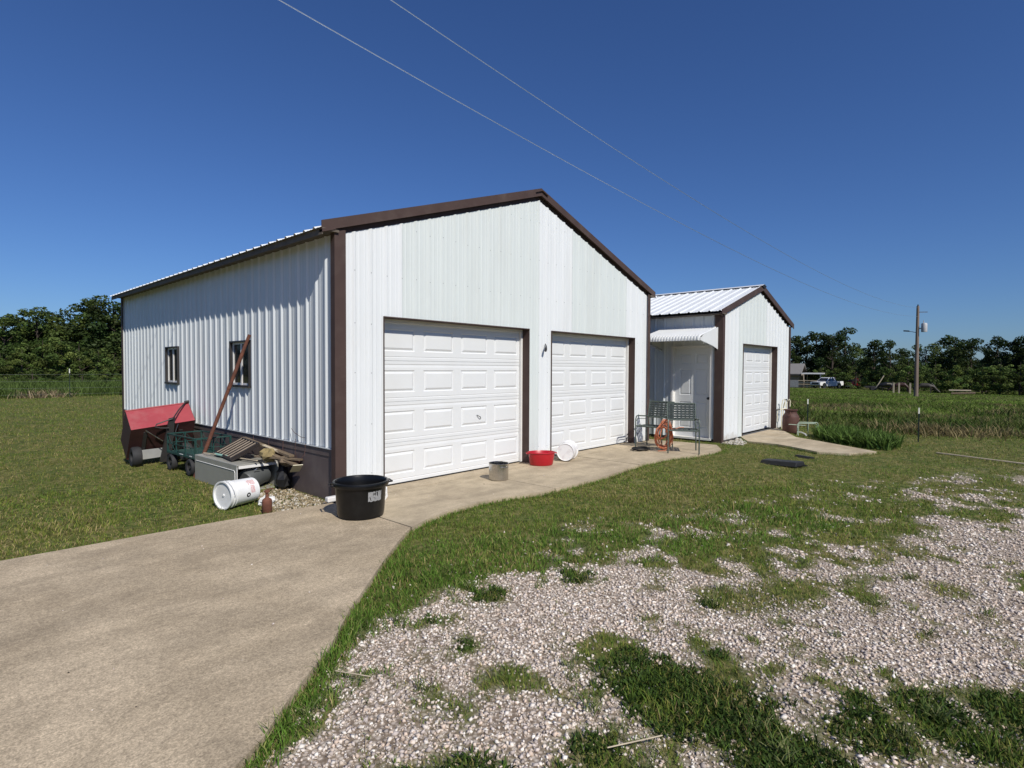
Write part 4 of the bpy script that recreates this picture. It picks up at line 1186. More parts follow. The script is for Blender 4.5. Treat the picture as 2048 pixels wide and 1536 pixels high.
# ------------------------------------------------------------------ patio chairs (local: faces -Y)
def chair(label, loc, rz):
    c = thing('patio_chair', label, 'chair', loc, (0, 0, rz), 'green strap patio chairs by the shed door')
    w, dp, sh, bh, ah = .27, .25, .42, .88, .62
    fr = MB(); r_ = .0125
    for s in (-1, 1):
        # arm and front leg in one bend, rear leg up into the back
        fr.tube([(s * w, -dp, 0), (s * w, -dp - .005, sh), (s * w, -dp + .0, ah - .06), (s * w, -dp + .03, ah - .01), (s * w, -dp + .09, ah), (s * w, dp - .04, ah - .03), (s * w * .96, dp + .03, ah - .03)], r_, 8)
        fr.tube([(s * w, -dp + .03, ah - .10), (s * w, -dp + .08, ah - .055), (s * w, dp - .06, ah - .085)], .007, 6)
    fr.build('arm_frame', M_chair, c)
    for s in (-1, 1):
        q = MB(); q.tube([(s * w, dp + .02, 0), (s * w * .97, dp - .01, sh - .02), (s * w * .95, dp + .03, sh + .12), (s * w * .95, dp + .12, bh)], r_, 8); q.build('rear_leg', M_chair, c)
    for nm_, a_, b_, rr_ in (('seat_rail', (-w, -dp, sh), (w, -dp, sh), r_), ('seat_rail', (-w * .97, dp - .01, sh - .01), (w * .97, dp - .01, sh - .01), r_), ('seat_rail', (-w, -dp, sh), (-w, dp, sh - .01), r_), ('seat_rail', (w, -dp, sh), (w, dp, sh - .01), r_),
            ('back_rail', (-w * .95, dp + .12, bh), (w * .95, dp + .12, bh), r_), ('back_rail', (-w * .95, dp + .035, sh + .15), (w * .95, dp + .035, sh + .15), r_)):
        q = MB(); q.tube([a_, b_], rr_, 8); q.build(nm_, M_chair, c)
    ns = 7
    for i in range(ns):   # horizontal back straps
        tt = (i + .5) / ns; z = sh + .15 + (bh - sh - .15) * tt; y = dp + .035 + .085 * tt
        q = MB(); q.obox((0, y - (.004 if i % 2 else -.002), z), (w * .97, 0, 0), (0, .0025, 0), (0, 0, .017)); q.build('back_strap', M_strap, c)
    for i in range(7):    # vertical back straps
        x = -w * .82 + i * w * 1.64 / 6
        q = MB(); q.obox((x, dp + .078, sh + .15 + (bh - sh - .15) / 2), (.014, 0, 0), (0, .0025, 0), (0, .042, (bh - sh - .15) / 2)); q.build('back_strap', M_strap, c)
    for i in range(7):
        y = -dp + .04 + i * (2 * dp - .08) / 6; q = MB(); q.obox((0, y, sh + .004 - .018 * math.sin(math.pi * (i + .5) / 7)), (w, 0, 0), (0, .020, 0), (0, 0, .0025)); q.build('seat_strap', M_strap, c)
    for i in range(6):
        x = -w * .8 + i * w * 1.6 / 5; q = MB(); q.obox((x, 0, sh - .008), (.018, 0, 0), (0, dp - .01, 0), (0, 0, .0025)); q.build('seat_strap', M_strap, c)
    return c
chair('green strap patio chair facing the garage door, the left one of the pair', (6.52, -.60, 0), R(-90 + 4))
chair('green strap patio chair facing the driveway, the right one by the shed door', (6.33, -1.28, -.0), R(-60))
# orange cord bundle hung on the chairs
cd = MB(); rd = random.Random(3)
cc = Vector((6.20, -.97, .0)); rv = Vector((.67, -.74, 0)); fv = Vector((.74, .67, 0))
for i in range(15):
    h0 = rd.uniform(.02, .10); h1 = rd.uniform(.50, .60); wd = rd.uniform(.08, .165); ph = rd.uniform(-.03, .03); sh = rd.uniform(-.03, .03); lean = rd.uniform(.0, .14)
    ptsl = []
    for k in range(26):
        t = 2 * math.pi * k / 26
        z = (h0 + h1) / 2 + (h1 - h0) / 2 * math.sin(t)
        xx = wd * math.cos(t) * (1.0 - .25 * math.sin(t)) + lean * (z - .3) + sh
        ptsl.append(cc + rv * xx + fv * (ph + .02 * math.sin(3 * t + i)) + Vector((0, 0, z)))
    cd.tube(ptsl, .0058, 6, closed=True)
for i in range(4):
    ptsl = [cc + rv * (-.06 + .11 * math.cos(t)) * 1.0 + fv * (-.05 - i * .006) + Vector((0, 0, .34 + .11 * math.sin(t) + i * .008)) for t in np.linspace(0, 2 * math.pi, 22)[:-1]]
    cd.tube(ptsl, .0058, 6, closed=True)
for i in range(5):
    ptsl = [cc + rv * (.07 + .035 * math.cos(t)) + fv * (.05 * math.sin(t) - .01) + Vector((0, 0, .38 + .03 * math.cos(t + i) + i * .010)) for t in np.linspace(0, 2 * math.pi, 14)[:-1]]
    cd.tube(ptsl, .0058, 6, closed=True)
cd.tube([cc + rv * .10 + Vector((0, 0, .40)), cc + rv * .22 + Vector((0, 0, .41)) + fv * .05, cc + rv * .33 + fv * .1 + Vector((0, 0, .435)), cc + rv * .42 + fv * .14 + Vector((0, 0, .43))], .0058, 6)
cd.tube([cc + rv * .05 + Vector((0, 0, .05)), cc + rv * .03 + fv * -.03 + Vector((0, 0, .008)), cc - rv * .12 - fv * .05 + Vector((0, 0, .007))], .0058, 6)
tag(cd.build('extension_cord', M_orange), 'bundled orange extension cord hanging from the patio chairs', 'cord')
m = MB()
for i in range(6):
    m.tube([(5.98 + (.14 + .01 * i) * math.cos(t) * 1.1, -.62 + (.12 + .008 * i) * math.sin(t), .010 + .006 * i + .004 * math.sin(5 * t)) for t in np.linspace(0, 6.28, 22)[:-1]], .006, 5, closed=True)
tag(m.build('black_hose', M_black), 'coil of black hose in the shade under the left patio chair', 'hose')
m = MB(); m.tube([(6.66, .10, .10), (6.80, .06, .10), (6.84, .04, .05), (6.86, .04, .01)], .010, 6); m.tube([(6.66, .10, .10), (6.66, .10, .03)], .010, 6); m.tube([(6.84, .03, .06), (7.0, -.06, .30)], .006, 6)
tag(m.build('bent_bracket', M_black), 'bent black metal bracket at the right garage door corner', 'bracket')

# ------------------------------------------------------------------ things by the shed right corner
mc = thing('milk_can', 'rusty old milk can standing at the shed right corner', 'milk can', (11.62, -1.66, -.035))
m = MB(); m.lathe([(0, 0), (.185, 0), (.192, .01), (.193, .38), (.188, .405), (.145, .475), (.135, .485), (.135, .535), (.160, .55), (.165, .575), (.13, .57), (.12, .5), (0, .49)], 32); m.build('body', M_rust2, mc)
for s in (-1, 1):
    m = MB(); m.tube([(s * .13, -.03, .52), (s * .20, -.04, .50), (s * .205, -.04, .42), (s * .17, -.03, .40)], .009, 6); m.build('handle', M_rust2, mc)
wk = thing('walking_frame', 'cream tubular folding frame leaning on the shed beside the milk can', 'frame', (12.16, -1.30, -.03), (0, 0, R(-52)))
for k_, (x, tl) in enumerate(((-.05, .0), (.02, .06), (.08, .02))):
    m = MB(); m.tube([(x + .02, -.10 + tl, .0), (x, -.10 + tl, .04), (x, -.07 + tl, .35), (x + .04, .02 + tl, .62), (x + .07, .04, .76), (x + .11, .03, .79), (x + .13, .03, .74), (x + .12, .02, .60)][: 8 if k_ != 1 else 5], .0125, 8); m.build('tube', M_cream, wk)
m = MB(); m.tube([(-.05, -.075, .33), (.10, -.06, .37)], .011, 8); m.tube([(-.08, -.05, .52), (.10, .0, .55)], .011, 8); m.tube([(-.14, -.04, .50), (-.14, -.04, .20)], .010, 8); m.tube([(-.14, -.04, .50), (-.05, -.03, .53)], .012, 8); m.build('brace', M_cream, wk)
m = MB(); m.tube([(-.16, -.05, .51), (-.09, -.04, .535)], .017, 8); m.tube([(.07, .04, .765), (.115, .03, .79), (.133, .03, .73)], .016, 8); m.build('grip', M_dark, wk)
rk_ = thing('wire_rack', 'pale green tubular rack standing in the weeds right of the milk can', 'rack', (11.15, -2.18, -.04), (0, 0, R(-62)))
m = MB(); m.tube([(-.21, 0, 0), (-.21, 0, .30), (-.19, 0, .32), (.19, 0, .32), (.21, 0, .30), (.21, 0, 0)], .009, 8); m.tube([(-.20, .14, 0), (-.20, .14, .26), (-.18, .14, .28), (.19, .14, .28), (.21, .14, .26), (.21, .14, 0)], .009, 8)
m.tube([(-.42, .03, .26), (-.05, .03, .24)], .008, 6); m.tube([(0, 0, 0), (0, 0, .31)], .007, 6); m.tube([(-.2, 0, .25), (-.2, .14, .25)], .007, 6); m.tube([(.2, 0, .25), (.2, .14, .25)], .007, 6); m.build('frame', M_greyrack, rk_)
m = MB(); m.tube([(11.50, -1.86, .0), (11.30, -1.92, .02), (11.15, -2.05, .025), (11.0, -2.16, .01), (10.85, -2.22, .0)], .016, 8)
tag(m.build('white_hose', M_paper), 'short white hose on the apron edge below the pale green rack', 'hose')
m = MB(); m.tube([(9.8, -4.75, -.03), (9.59, -5.07, -.02), (9.42, -5.45, -.022), (9.2, -5.97, -.02), (8.98, -6.7, -.025), (8.9, -7.6, -.03)], .014, 7)
tag(m.build('white_hose', M_wood2), 'long pale hose lying across the lawn at far right', 'hose')
# black plastic piece in the lawn
bt = thing('black_trough', 'long black plastic trough upside down on the lawn before the shed', 'trough', (6.40, -3.00, -.05), (R(-4), 0, R(-20)))
m = MB(); ww = .13
m.prism([(-ww, -.33, 0), (-ww * .75, -.33, .075), (ww * .75, -.33, .085), (ww, -.33, .005)], (0, .66, 0)); ob = m.build('shell', M_black, bt); bv = ob.modifiers.new('b', 'BEVEL'); bv.width = .015; bv.segments = 2
m = MB(); m.tube([(-ww, -.36, .01), (-ww - .01, .36, .012), (ww, .35, .012), (ww + .01, -.35, .01)], .010, 6, closed=True); m.build('lip', M_black, bt)
m = MB(); m.prism([(-.06, -.16, 0), (-.04, -.16, .035), (.04, -.16, .03), (.06, -.16, 0)], (0, .32, 0)); o = m.build('black_scrap', M_black); o.location = (7.49, -3.06, -.045); o.rotation_euler = (0, 0, R(-25)); tag(o, 'small flat black scrap on the lawn behind the black trough', 'scrap')
# sticks
for (a, b, lab) in (((-1.50, -4.66, -.012), (-1.30, -4.80, .004), 'straight dry straw lying on the gravel near the front edge'), ((-1.95, -3.33, -.01), (-1.87, -3.52, -.0), 'thin twig on the gravel beside the driveway grass strip')):
    m = MB(); m.tube([a, b], .003, 5); tag(m.build('twig', M_wood2), lab, 'twig')

# ------------------------------------------------------------------ T posts and fence
def tpost(label, x, y, h, tip, gname='white tipped steel fence posts'):
    z = tz(x, y)
    t_ = thing('fence_post', label, 'fence post', (x, y, z), (0, 0, R(random.uniform(-10, 10))), gname)
    m = MB(); m.box(-.017, .017, -.003, .003, -.1, h - tip); m.box(-.003, .003, -.02, -.0031, -.1, h - tip)
    for k in range(int((h - tip) / .06)): m.box(-.006, .006, .003, .010, .05 + k * .06, .068 + k * .06)
    m.build('shaft', M_post, t_)
    m = MB(); m.box(-.018, .018, -.004, .004, h - tip, h); m.box(-.004, .004, -.021, -.0041, h - tip, h); m.build('white_tip', M_posttip, t_)
tpost('white tipped fence post just right of the shed and milk can', 12.4, -1.84, .83, .13)
tpost('white tipped fence post standing alone in the right lawn', 11.65, -4.26, .76, .13)
tpost('white tipped fence post far behind the left lawn', 2.22, 29.08, 1.44, .22)
for (x, y, lb_) in ((-4.5, 29.6, 'white tipped fence post past the left photo edge'), (9.5, 28.4, 'white tipped fence post hidden behind the garage')): tpost(lb_, x, y, 1.44, .22)
for k_, zz1 in enumerate((1.22, .88, .55, .25)):
    m = MB(); m.tube([(-4.5, 29.6, zz1 - .06), (2.22, 29.06, zz1 - .07), (9.5, 28.38, zz1 - .05)], .003, 5)
    tag(m.build('fence_wire', M_wire), ('top', 'second', 'third', 'lowest')[k_] + ' fence wire strung on the posts behind the left lawn', 'fence wire', 'fence wires behind the left lawn')

# ------------------------------------------------------------------ utility pole and overhead cables
px_, py_ = 53.25, .38; pz = tz(px_, py_)
up = thing('utility_pole', 'wooden utility pole with a transformer in the right field', 'utility pole', (px_, py_, pz), (0, R(-.6), 0))
m = MB(); Hp = 6.85 - pz; m.tube([(0, 0, -.3), (0, 0, Hp * .5), (0, 0, Hp)], [.165, .135, .10], 12); m.build('pole', M_pole, up)
m = MB(); m.lathe([(0, 5.0 - pz - .45), (.20, 5.0 - pz - .45), (.21, 5.0 - pz - .40), (.21, 5.0 - pz + .20), (.17, 5.0 - pz + .28), (0, 5.0 - pz + .30)], 18, c=(.02, -.45, .15)); m.tube([(0, -.4, 5.45 - pz), (0, -.4, 5.65 - pz)], .03, 6); m.bar((0, 0, 5.0 - pz), (.0, -.3, 5.0 - pz), .06, .1); m.build('transformer', mat('transformer_grey', (.45, .45, .46), .5, var=.1), up)
m = MB(); m.box(-.14, -.10, -.58, -.30, 4.75 - pz, 5.15 - pz); m.build('transformer_label', M_rust, up)
m = MB(); m.tube([(0, 0, 4.65 - pz), (0, .35, 4.75 - pz), (0, .6, 4.80 - pz)], .025, 6); m.prism([(-.1, .55, 4.76 - pz), (.1, .55, 4.76 - pz), (.08, .95, 4.80 - pz), (-.08, .95, 4.80 - pz)], (0, 0, .10)); m.build('lamp_arm', M_dark, up)
m = MB(); m.bar((0, 0, 6.35 - pz), (0, -.65, 6.32 - pz), .05, .05); m.build('cross_arm', M_pole, up); m = MB(); m.lathe([(0, 0), (.05, .02), (.05, .12), (0, .14)], 8, c=(0, 0, Hp)); m.build('insulator', M_dark, up)
def cable(label, pts3):
    xs_ = [p[0] for p in pts3]; ys_ = [p[1] for p in pts3]; zs_ = [p[2] for p in pts3]
    cz2 = np.polyfit(xs_, zs_, 2); cy = np.polyfit(xs_, ys_, 1)
    mb = MB(); mb.tube([(x, float(np.polyval(cy, x)), float(np.polyval(cz2, x))) for x in np.linspace(-26, 53.2, 70)], .0062, 6)
    tag(mb.build('overhead_cable', M_cable), label, 'cable', 'overhead cables')
cable('lower of the two overhead cables crossing the sky above the garage roof', [(-.06, 1.3, 6.27), (2.83, 1.25, 6.08), (8.16, 1.16, 5.71), (53.2, .38, 6.0)])
cable('upper right overhead cable crossing the sky above the garage roof', [(1.65, 1.27, 7.09), (4.63, 1.22, 6.87), (9.68, 1.13, 6.51), (53.2, .38, 6.7)])

# ------------------------------------------------------------------ far vehicles, house, horses
def pickup(label, cat, paint, loc, heading, open_door=False):
    """local: nose along +X"""
    t_ = thing('pickup_truck', label, cat, loc, (0, 0, heading))
    hw = .95
    m = MB()
    def arch(cx, r, z0, k=8): return [(cx + r * math.cos(a), z0 + r * math.sin(a)) for a in np.linspace(0, math.pi, k)]
    prof = [(2.85, .55), (2.92, .75), (2.88, 1.08), (1.25, 1.20), (.62, 1.22), (-.95, 1.22), (-2.85, 1.22), (-2.92, .9), (-2.88, .55)]
    bott = [(-2.88, .55)] + [(q[0], q[1]) for q in arch(-1.85, .50, .48)][::-1] + [(-1.3, .42), (1.3, .42)] + [(q[0], q[1]) for q in arch(1.85, .50, .48)][::-1] + [(2.4, .5), (2.85, .55)]
    poly = [(x, -hw, z) for x, z in (bott + prof[1:-1])]
    m.prism(poly, (0, 2 * hw, 0)); m.build('body', paint, t_)
    m = MB(); a, b = .93, .74
    v = [(1.28, -a, 1.215), (1.28, a, 1.215), (-1.0, a, 1.215), (-1.0, -a, 1.215), (.45, -b, 1.86), (.45, b, 1.86), (-.80, b, 1.88), (-.80, -b, 1.88)]
    m.add(v, [(0, 1, 5, 4), (1, 2, 6, 5), (2, 3, 7, 6), (3, 0, 4, 7), (4, 5, 6, 7)]); cab = m.build('cab', paint, t_)
    def onside(s, x, z):
        f_ = (z - 1.215) / .645; return (x, s * (a + (b - a) * f_ + .006), z)
    for s in (-1, 1):
        for pl in ([(.88, 1.26), (.48, 1.74), (.08, 1.77), (.08, 1.26)], [(0, 1.26), (0, 1.77), (-.66, 1.78), (-.76, 1.26)]):
            m = MB(); m.add([onside(s, x, z) for x, z in pl], [(0, 1, 2, 3)]); m.build('side_window', M_glass, cab)
    m = MB(); m.add([(1.25, -.84, 1.25), (1.25, .84, 1.25), (.50, .70, 1.82), (.50, -.70, 1.82)], [(0, 1, 2, 3)]); m.build('windscreen', M_glass, cab)
    m = MB(); m.add([(-1.0, -.84, 1.28), (-1.0, .84, 1.28), (-.825, .70, 1.80), (-.825, -.70, 1.80)], [(3, 2, 1, 0)]); m.build('rear_window', M_glass, cab)
    m = MB(); m.box(-2.8, -1.1, -.82, .82, 1.221, 1.226); m.build('bed', M_dark, t_)
    for x in (-1.85, 1.85):
        for s in (-1, 1):
            q = MB(); Mx = Matrix.Translation((x, s * .83, .38)) @ Euler((R(90), 0, 0)).to_matrix().to_4x4()
            q.lathe([(.22, -.12), (.36, -.13), (.38, -.08), (.38, .08), (.36, .13), (.22, .12), (.22, -.12)], 20, M=Mx); w_ = q.build('wheel', M_tire, t_)
            q = MB(); q.lathe([(0, -.10), (.22, -.11), (.22, .11), (0, .10)], 16, M=Mx); q.build('rim', M_chrome, w_)
    m = MB(); m.box(2.86, 2.98, -.9, .9, .48, .66); m.build('front_bumper', M_chrome, t_)
    m = MB(); m.box(-3.0, -2.89, -.9, .9, .48, .66); m.build('rear_bumper', M_chrome, t_)
    m = MB(); m.box(-3.005, -2.995, -.17, .17, .66, .82); m.build('number_plate', M_paper, t_)
    m = MB(); m.box(2.88, 2.93, -.62, .62, .72, 1.02); m.build('grille', M_dark, t_)
    for s in (-1, 1):
        m = MB(); m.box(2.86, 2.935, s * .78 - .12, s * .78 + .12, .80, 1.0); m.build('headlight', M_paper, t_)
        m = MB(); m.box(-2.94, -2.88, s * .87 - .07, s * .87 + .07, .72, 1.15); m.build('tail_light', M_redp, t_)
        m = MB(); m.box(.85, .98, s * 1.02 - .1, s * 1.02 + .1, 1.24, 1.42); m.build('wing_mirror', M_dark, t_)
    if open_door:
        m = MB(); m.prism([(.90, 1.0, .48), (.90, 1.0, 1.25), (.55, 1.0, 1.70), (.1, 1.0, 1.74), (.1, 1.0, .48)], (0, .07, 0)); m.build('side_door', paint, t_)
    return t_
M_carwhite = mat('white_car_paint', (.80, .80, .80), .25, var=.01, coat=.6)
M_carred = mat('red_car_paint', (.20, .012, .022), .3, var=.05, coat=.5)
pickup('white crew cab pickup truck parked beyond the right field', 'truck', M_carwhite, (103.5, 18.4, tz(103.5, 18.4)), math.atan2(.42, -.95))
pickup('dark red pickup truck seen from behind at the tree line', 'truck', M_carred, (112.5, 16.2, tz(112.5, 16.2)), math.atan2(.10, .98))
# house with carport
hs = thing('farmhouse', 'low grey farmhouse with a white flat carport at the far tree line', 'house', (110, 28.6, tz(110, 24)), (0, 0, R(-83)))
M_housewall = mat('house_siding', (.30, .26, .22), .8, var=.08); M_houseroof = mat('house_roof', (.20, .19, .18), .85, var=.12)
m = MB(); m.box(-7, 4.0, 0, 7, -.5, 2.5); m.build('wall', M_housewall, hs)
m = MB(); m.prism([(-7.6, -.9, 2.35), (-7.6, 3.5, 4.3), (-7.6, 7.9, 2.35), (-7.6, 7.9, 2.6), (-7.6, 3.5, 4.55), (-7.6, -.9, 2.6)], (12, 0, 0)); m.build('roof', M_houseroof, hs)
m = MB(); m.box(-7.62, 4.42, -.95, -.88, 2.25, 2.5); m.build('gutter', M_dark, hs)
for x in (-5, -2.2, 1.2):
    m = MB(); m.box(x, x + 1.2, -.04, .03, .9, 2.0); w_ = m.build('window', M_trimwhite, hs); m = MB(); m.box(x + .1, x + 1.1, -.05, -.041, 1.0, 1.9); m.build('pane', M_glass, w_)
cp = MB(); cp.box(4.5, 8.0, -1.2, 4.5, 2.55, 2.78); cp.build('carport_roof', M_whitep, hs)
for (x, y) in ((7.6, -1), (7.6, 4.2), (4.8, 4.2)):
    m = MB(); m.box(x - .06, x + .06, y - .06, y + .06, -.6, 2.549); m.build('carport_post', M_trimwhite, hs)
# rail fence by the house
rf = thing('rail_fence', 'pale rail fence with grey gate panels before the farmhouse', 'fence', (103, 24.5, tz(103, 22)), (0, 0, R(-84)))
for k_ in range(9):
    m = MB(); m.box(-5 + k_ * 1.25 - .05, -5 + k_ * 1.25 + .05, -.05, .05, -.3, 1.35); m.build('post', M_wood, rf)
for k_ in range(4):
    m = MB(); m.box(-5, 5, -.08, -.05, .25 + k_ * .32, .36 + k_ * .32); m.build('rail', (M_wood2 if k_ % 2 else M_wire), rf)
for x in (-2.6, -.2):
    m = MB(); m.box(x, x + 1.9, -.14, -.09, .1, 1.3); m.build('gate_panel', mat('gate_grey', (.22, .23, .24), .6, var=.2) if x < -2 else bpy.data.materials['gate_grey'], rf)
# farm trailer
tr = thing('farm_trailer', 'low dark flat trailer between the red truck and the horses', 'trailer', (90.3, 9.6, tz(90.3, 9.6)), (0, 0, R(-75)))
m = MB(); m.box(-.9, .9, -.7, .7, .42, .62); m.bar((.9, 0, .5), (1.9, 0, .35), .1, .1); m.build('deck', M_dark, tr)
for s in (-1, 1):
    q = MB(); q.lathe([(0, -.09), (.26, -.1), (.3, 0), (.26, .1), (0, .09)], 16, M=Matrix.Translation((0, s * .75, .3)) @ Euler((R(90), 0, 0)).to_matrix().to_4x4()); q.build('wheel', M_tire, tr)
m = MB(); m.tube([(85.4, 8.6, tz(85, 8) - .1), (85.6, 7.5, .85)], .07, 8); tag(m.build('leaning_pole', M_wood2), 'slender pale pole leaning right in front of the dark trees', 'pole')

def horse(label, coat, loc, rz, graze=False):
    me = bpy.data.meshes.new('horse'); 
    j = [(0, 0, 1.12), (.42, 0, 1.10), (.72, 0, 1.12), (-.35, 0, 1.10), (-.68, 0, 1.12),
         (.98, 0, 1.32 if not graze else 1.0), (1.22, 0, 1.55 if not graze else .66), (1.48, 0, 1.46 if not graze else .40), (1.68, 0, 1.32 if not graze else .22)]
    e = [(0, 1), (1, 2), (0, 3), (3, 4), (2, 5), (5, 6), (6, 7), (7, 8)]
    rads = [.34, .33, .26, .33, .29, .20, .13, .11, .07]
    for s in (-1, 1):
        b0 = len(j); j += [(.66, s * .15, .92), (.66, s * .16, .50), (.64, s * .16, .12), (.68, s * .16, .04)]; rads += [.12, .06, .045, .055]
        e += [(2, b0), (b0, b0 + 1), (b0 + 1, b0 + 2), (b0 + 2, b0 + 3)]
        b0 = len(j); j += [(-.62, s * .16, .88), (-.78, s * .16, .52), (-.72, s * .16, .14), (-.68, s * .16, .04)]; rads += [.16, .07, .045, .055]
        e += [(4, b0), (b0, b0 + 1), (b0 + 1, b0 + 2), (b0 + 2, b0 + 3)]
    me.from_pydata(j, e, []); me.materials.append(coat)
    o = bpy.data.objects.new('horse', me); COL.objects.link(o)
    sk_ = o.modifiers.new('skin', 'SKIN'); sk_.use_smooth_shade = True
    for i, r_ in enumerate(rads): me.skin_vertices[0].data[i].radius = (r_, r_)
    me.skin_vertices[0].data[0].use_root = True
    ss = o.modifiers.new('sub', 'SUBSURF'); ss.levels = 1; ss.render_levels = 1
    o.location = loc; o.rotation_euler = (0, 0, rz); o.scale = (.84, .84, .84)
    tag(o, label, 'horse')
    m = MB(); m.tube([(-.90, 0, 1.22), (-1.0, 0, 1.0), (-1.0, 0, .55)], [.05, .07, .03], 7); m.build('tail', M_dark, o)
    hx_ = 1.2; hz_ = (1.70 if not graze else .80)
    m = MB(); m.tube([(.75, 0, 1.42), (.98, 0, 1.52 if not graze else 1.2), (1.18, 0, 1.72 if not graze else .84)], [.03, .05, .04], 6); m.build('mane', M_dark, o)
    for s in (-1, 1):
        m = MB(); m.tube([(hx_ + .03, s * .06, hz_ - .04), (hx_ + .03, s * .08, hz_ + .10)], [.035, .008], 5); m.build('ear', coat, o)
    return o
horse('black horse standing sideways near the far white posts', mat('black_coat', (.012, .011, .010), .5, var=.1), (75.7, 5.6, tz(75.7, 5.6)), R(95), True)
horse('chestnut horse behind the far white posts', mat('chestnut_coat', (.045, .018, .012), .5, var=.1), (74.0, 4.0, tz(74, 4)), R(100), True)
horse('grey brown horse just right of the utility pole', mat('dun_coat', (.045, .038, .030), .6, var=.1), (72.3, 1.75, tz(72.3, 1.75)), R(-85), True)
for k_, (x, y, lab) in enumerate(((69.9, 4.23, 'white post right behind the black horse, leftmost of three'), (69.0, 3.62, 'white post between the black and chestnut horses'), (68.1, 2.53, 'white post just left of the utility pole'))):
    m = MB(); m.box(-.065, .065, -.065, .065, -.3, 1.12); m.box(-.075, .075, -.075, .075, 1.121, 1.16)
    if k_ == 0: m.box(-.04, .04, .066, .60, 1.0, 1.11)
    o = m.build('white_post', M_wood2); o.location = (x, y, tz(x, y)); tag(o, lab, 'post', 'weathered white posts by the horses')
m = MB(); m.tube([(62.4, -1.1, tz(62, -1) + .50), (62.5, -2.7, tz(62, -2) + .52)], .07, 8); tag(m.build('fallen_log', M_wood2), 'pale fallen pole lying above the weeds before the right trees', 'log')
m = MB(); m.tube([(62.2, -1.3, tz(62, -1) + .22), (62.6, -3.0, tz(62, -2) + .30)], .09, 8); tag(m.build('fallen_log', M_wood), 'brown fallen log under the pale pole before the right trees', 'log')

# ================================================================== GROUND COVER
CX, CY = CAMP.x, CAMP.y
def polar(n, a0, a1, r0, r1, dens, r_):
    rr = np.linspace(r0, r1, 4000); pdf = dens(rr) * rr; cdf = np.cumsum(pdf); tot = cdf[-1] * (rr[1] - rr[0]) * R(a1 - a0)
    if n is None: n = int(tot)
    cdf /= cdf[-1]
    r = np.interp(r_.random(n), cdf, rr); a = np.radians(r_.uniform(a0, a1, n))
    return CX + r * np.sin(a), CY + r * np.cos(a), r

def blades(name, label, cat, x, y, z, h, w, col, lean, r_, simple=False):
    n = len(x)
    th = r_.uniform(0, 2 * np.pi, n); ph = r_.uniform(0, 2 * np.pi, n)
    P = np.stack([x, y, z], 1); wd = np.stack([np.cos(th), np.sin(th), np.zeros(n)], 1) * (w / 2)[:, None]
    l = np.stack([np.cos(ph), np.sin(ph), np.zeros(n)], 1) * (lean * h)[:, None]
    up_ = np.array([0, 0, 1.0])[None]
    hh = h * np.sqrt(np.clip(1 - lean ** 2 * .7, .08, 1))
    if simple:
        V = np.stack([P - wd, P + wd, P + l + up_ * hh[:, None]], 1); k = 3
        F = [np.arange(n * 3).reshape(-1, 3)]
    else:
        mid = P + l * .38 + up_ * (hh * .62)[:, None]
        V = np.stack([P - wd * .8, P + wd * .8, mid + wd, mid - wd, P + l + up_ * hh[:, None]], 1); k = 5
        b = 5 * np.arange(n)[:, None]
        F = [b + np.array([[0, 1, 2, 3]]), b + np.array([[3, 2, 4]])]
    T = np.repeat(col, k, 0)
    o = mesh_np(name, V.reshape(-1, 3), F, M_blade, tint=T)
    return tag(o, label, cat, kind='stuff')

FOOT = [[(-.03, -.03), (7.35, -.03), (7.35, 9.2), (-.03, 9.2)], [(8.36, -1.2), (13.1, -1.2), (13.1, 5.3), (8.36, 5.3)]]
P_litter = [(-.75, .03), (-.05, -.06), (-.03, 1.2), (-.30, 1.25), (-.55, .9), (-.6, .4)]
green = np.array([.125, .200, .030]); lush = np.array([.098, .178, .026]); olive = np.array([.205, .225, .046]); tanc = np.array([.34, .27, .12]); pale = np.array([.24, .27, .075])

def grass_colors(x, y, r_, n):
    dry = fbm(x, y, 1.3, 31) * .6 + fbm(x, y, .35, 37) * .4
    nearstrip = sst(.9, .2, np.abs(-sdpoly(x, y, P_gravel) - .35)) * (x < 3.2) * (sdpoly(x, y, P_slab) < 0) * (y < -1)
    pd = sst(.40, .62, dry) * .72 + .10
    pd = np.where(nearstrip > .3, pd * .38, pd)
    gm = gravel_amt(x, y); pd = np.where((gm > .04) & (x > .2), np.maximum(pd, .68), pd)
    pd = pd + .45 * sst(.12, .0, np.abs(fbm(x, y, .9, 41) - .62)) * (x < 0) * (y > .2) * (y < 9)
    rightbrown = sst(4.5, 6, x) * sst(-4.6, -2.5, y) * (x < 11)
    pd = np.clip(pd + rightbrown * .18, 0, .8)
    t = r_.random(n)
    u = r_.random(n)
    c = np.where((t < pd)[:, None], np.where((u < .45)[:, None], tanc, olive), np.where((u < .35)[:, None], olive, green))
    c = np.where(((nearstrip > .3) & (t >= pd))[:, None], np.where((u < .2)[:, None], pale, lush * 1.15), c)
    c = c * r_.uniform(.55, 1.4, (n, 1))
    c = c * np.array([1, 1, 1]) * (1 + .25 * (fbm(x, y, 2.5, 77) - .5))[:, None]
    return c, nearstrip

r_ = np.random.default_rng(21)
x, y, r = polar(None, -6, 99, 1.3, 60, lambda q: 6200 * np.minimum(1, (3.6 / q) ** 1.7), r_)
n0 = len(x)
sd_s = sdpoly(x, y, P_slab); sd_a = sdpoly(x, y, P_apron); g = gravel_amt(x, y)
sd_l = sdpoly(x, y, P_litter)
keep = (sd_s + .02 * (vnoise(x, y, .1, 2) - .5) * 2 < .012) & (sd_a < .015) & (sdpoly(x, y, FOOT[0]) < 0) & (sdpoly(x, y, FOOT[1]) < 0)
keep &= r_.random(n0) > np.clip(g * 1.02, 0, .996)
keep &= (sd_l < 0) | (r_.random(n0) < .12)
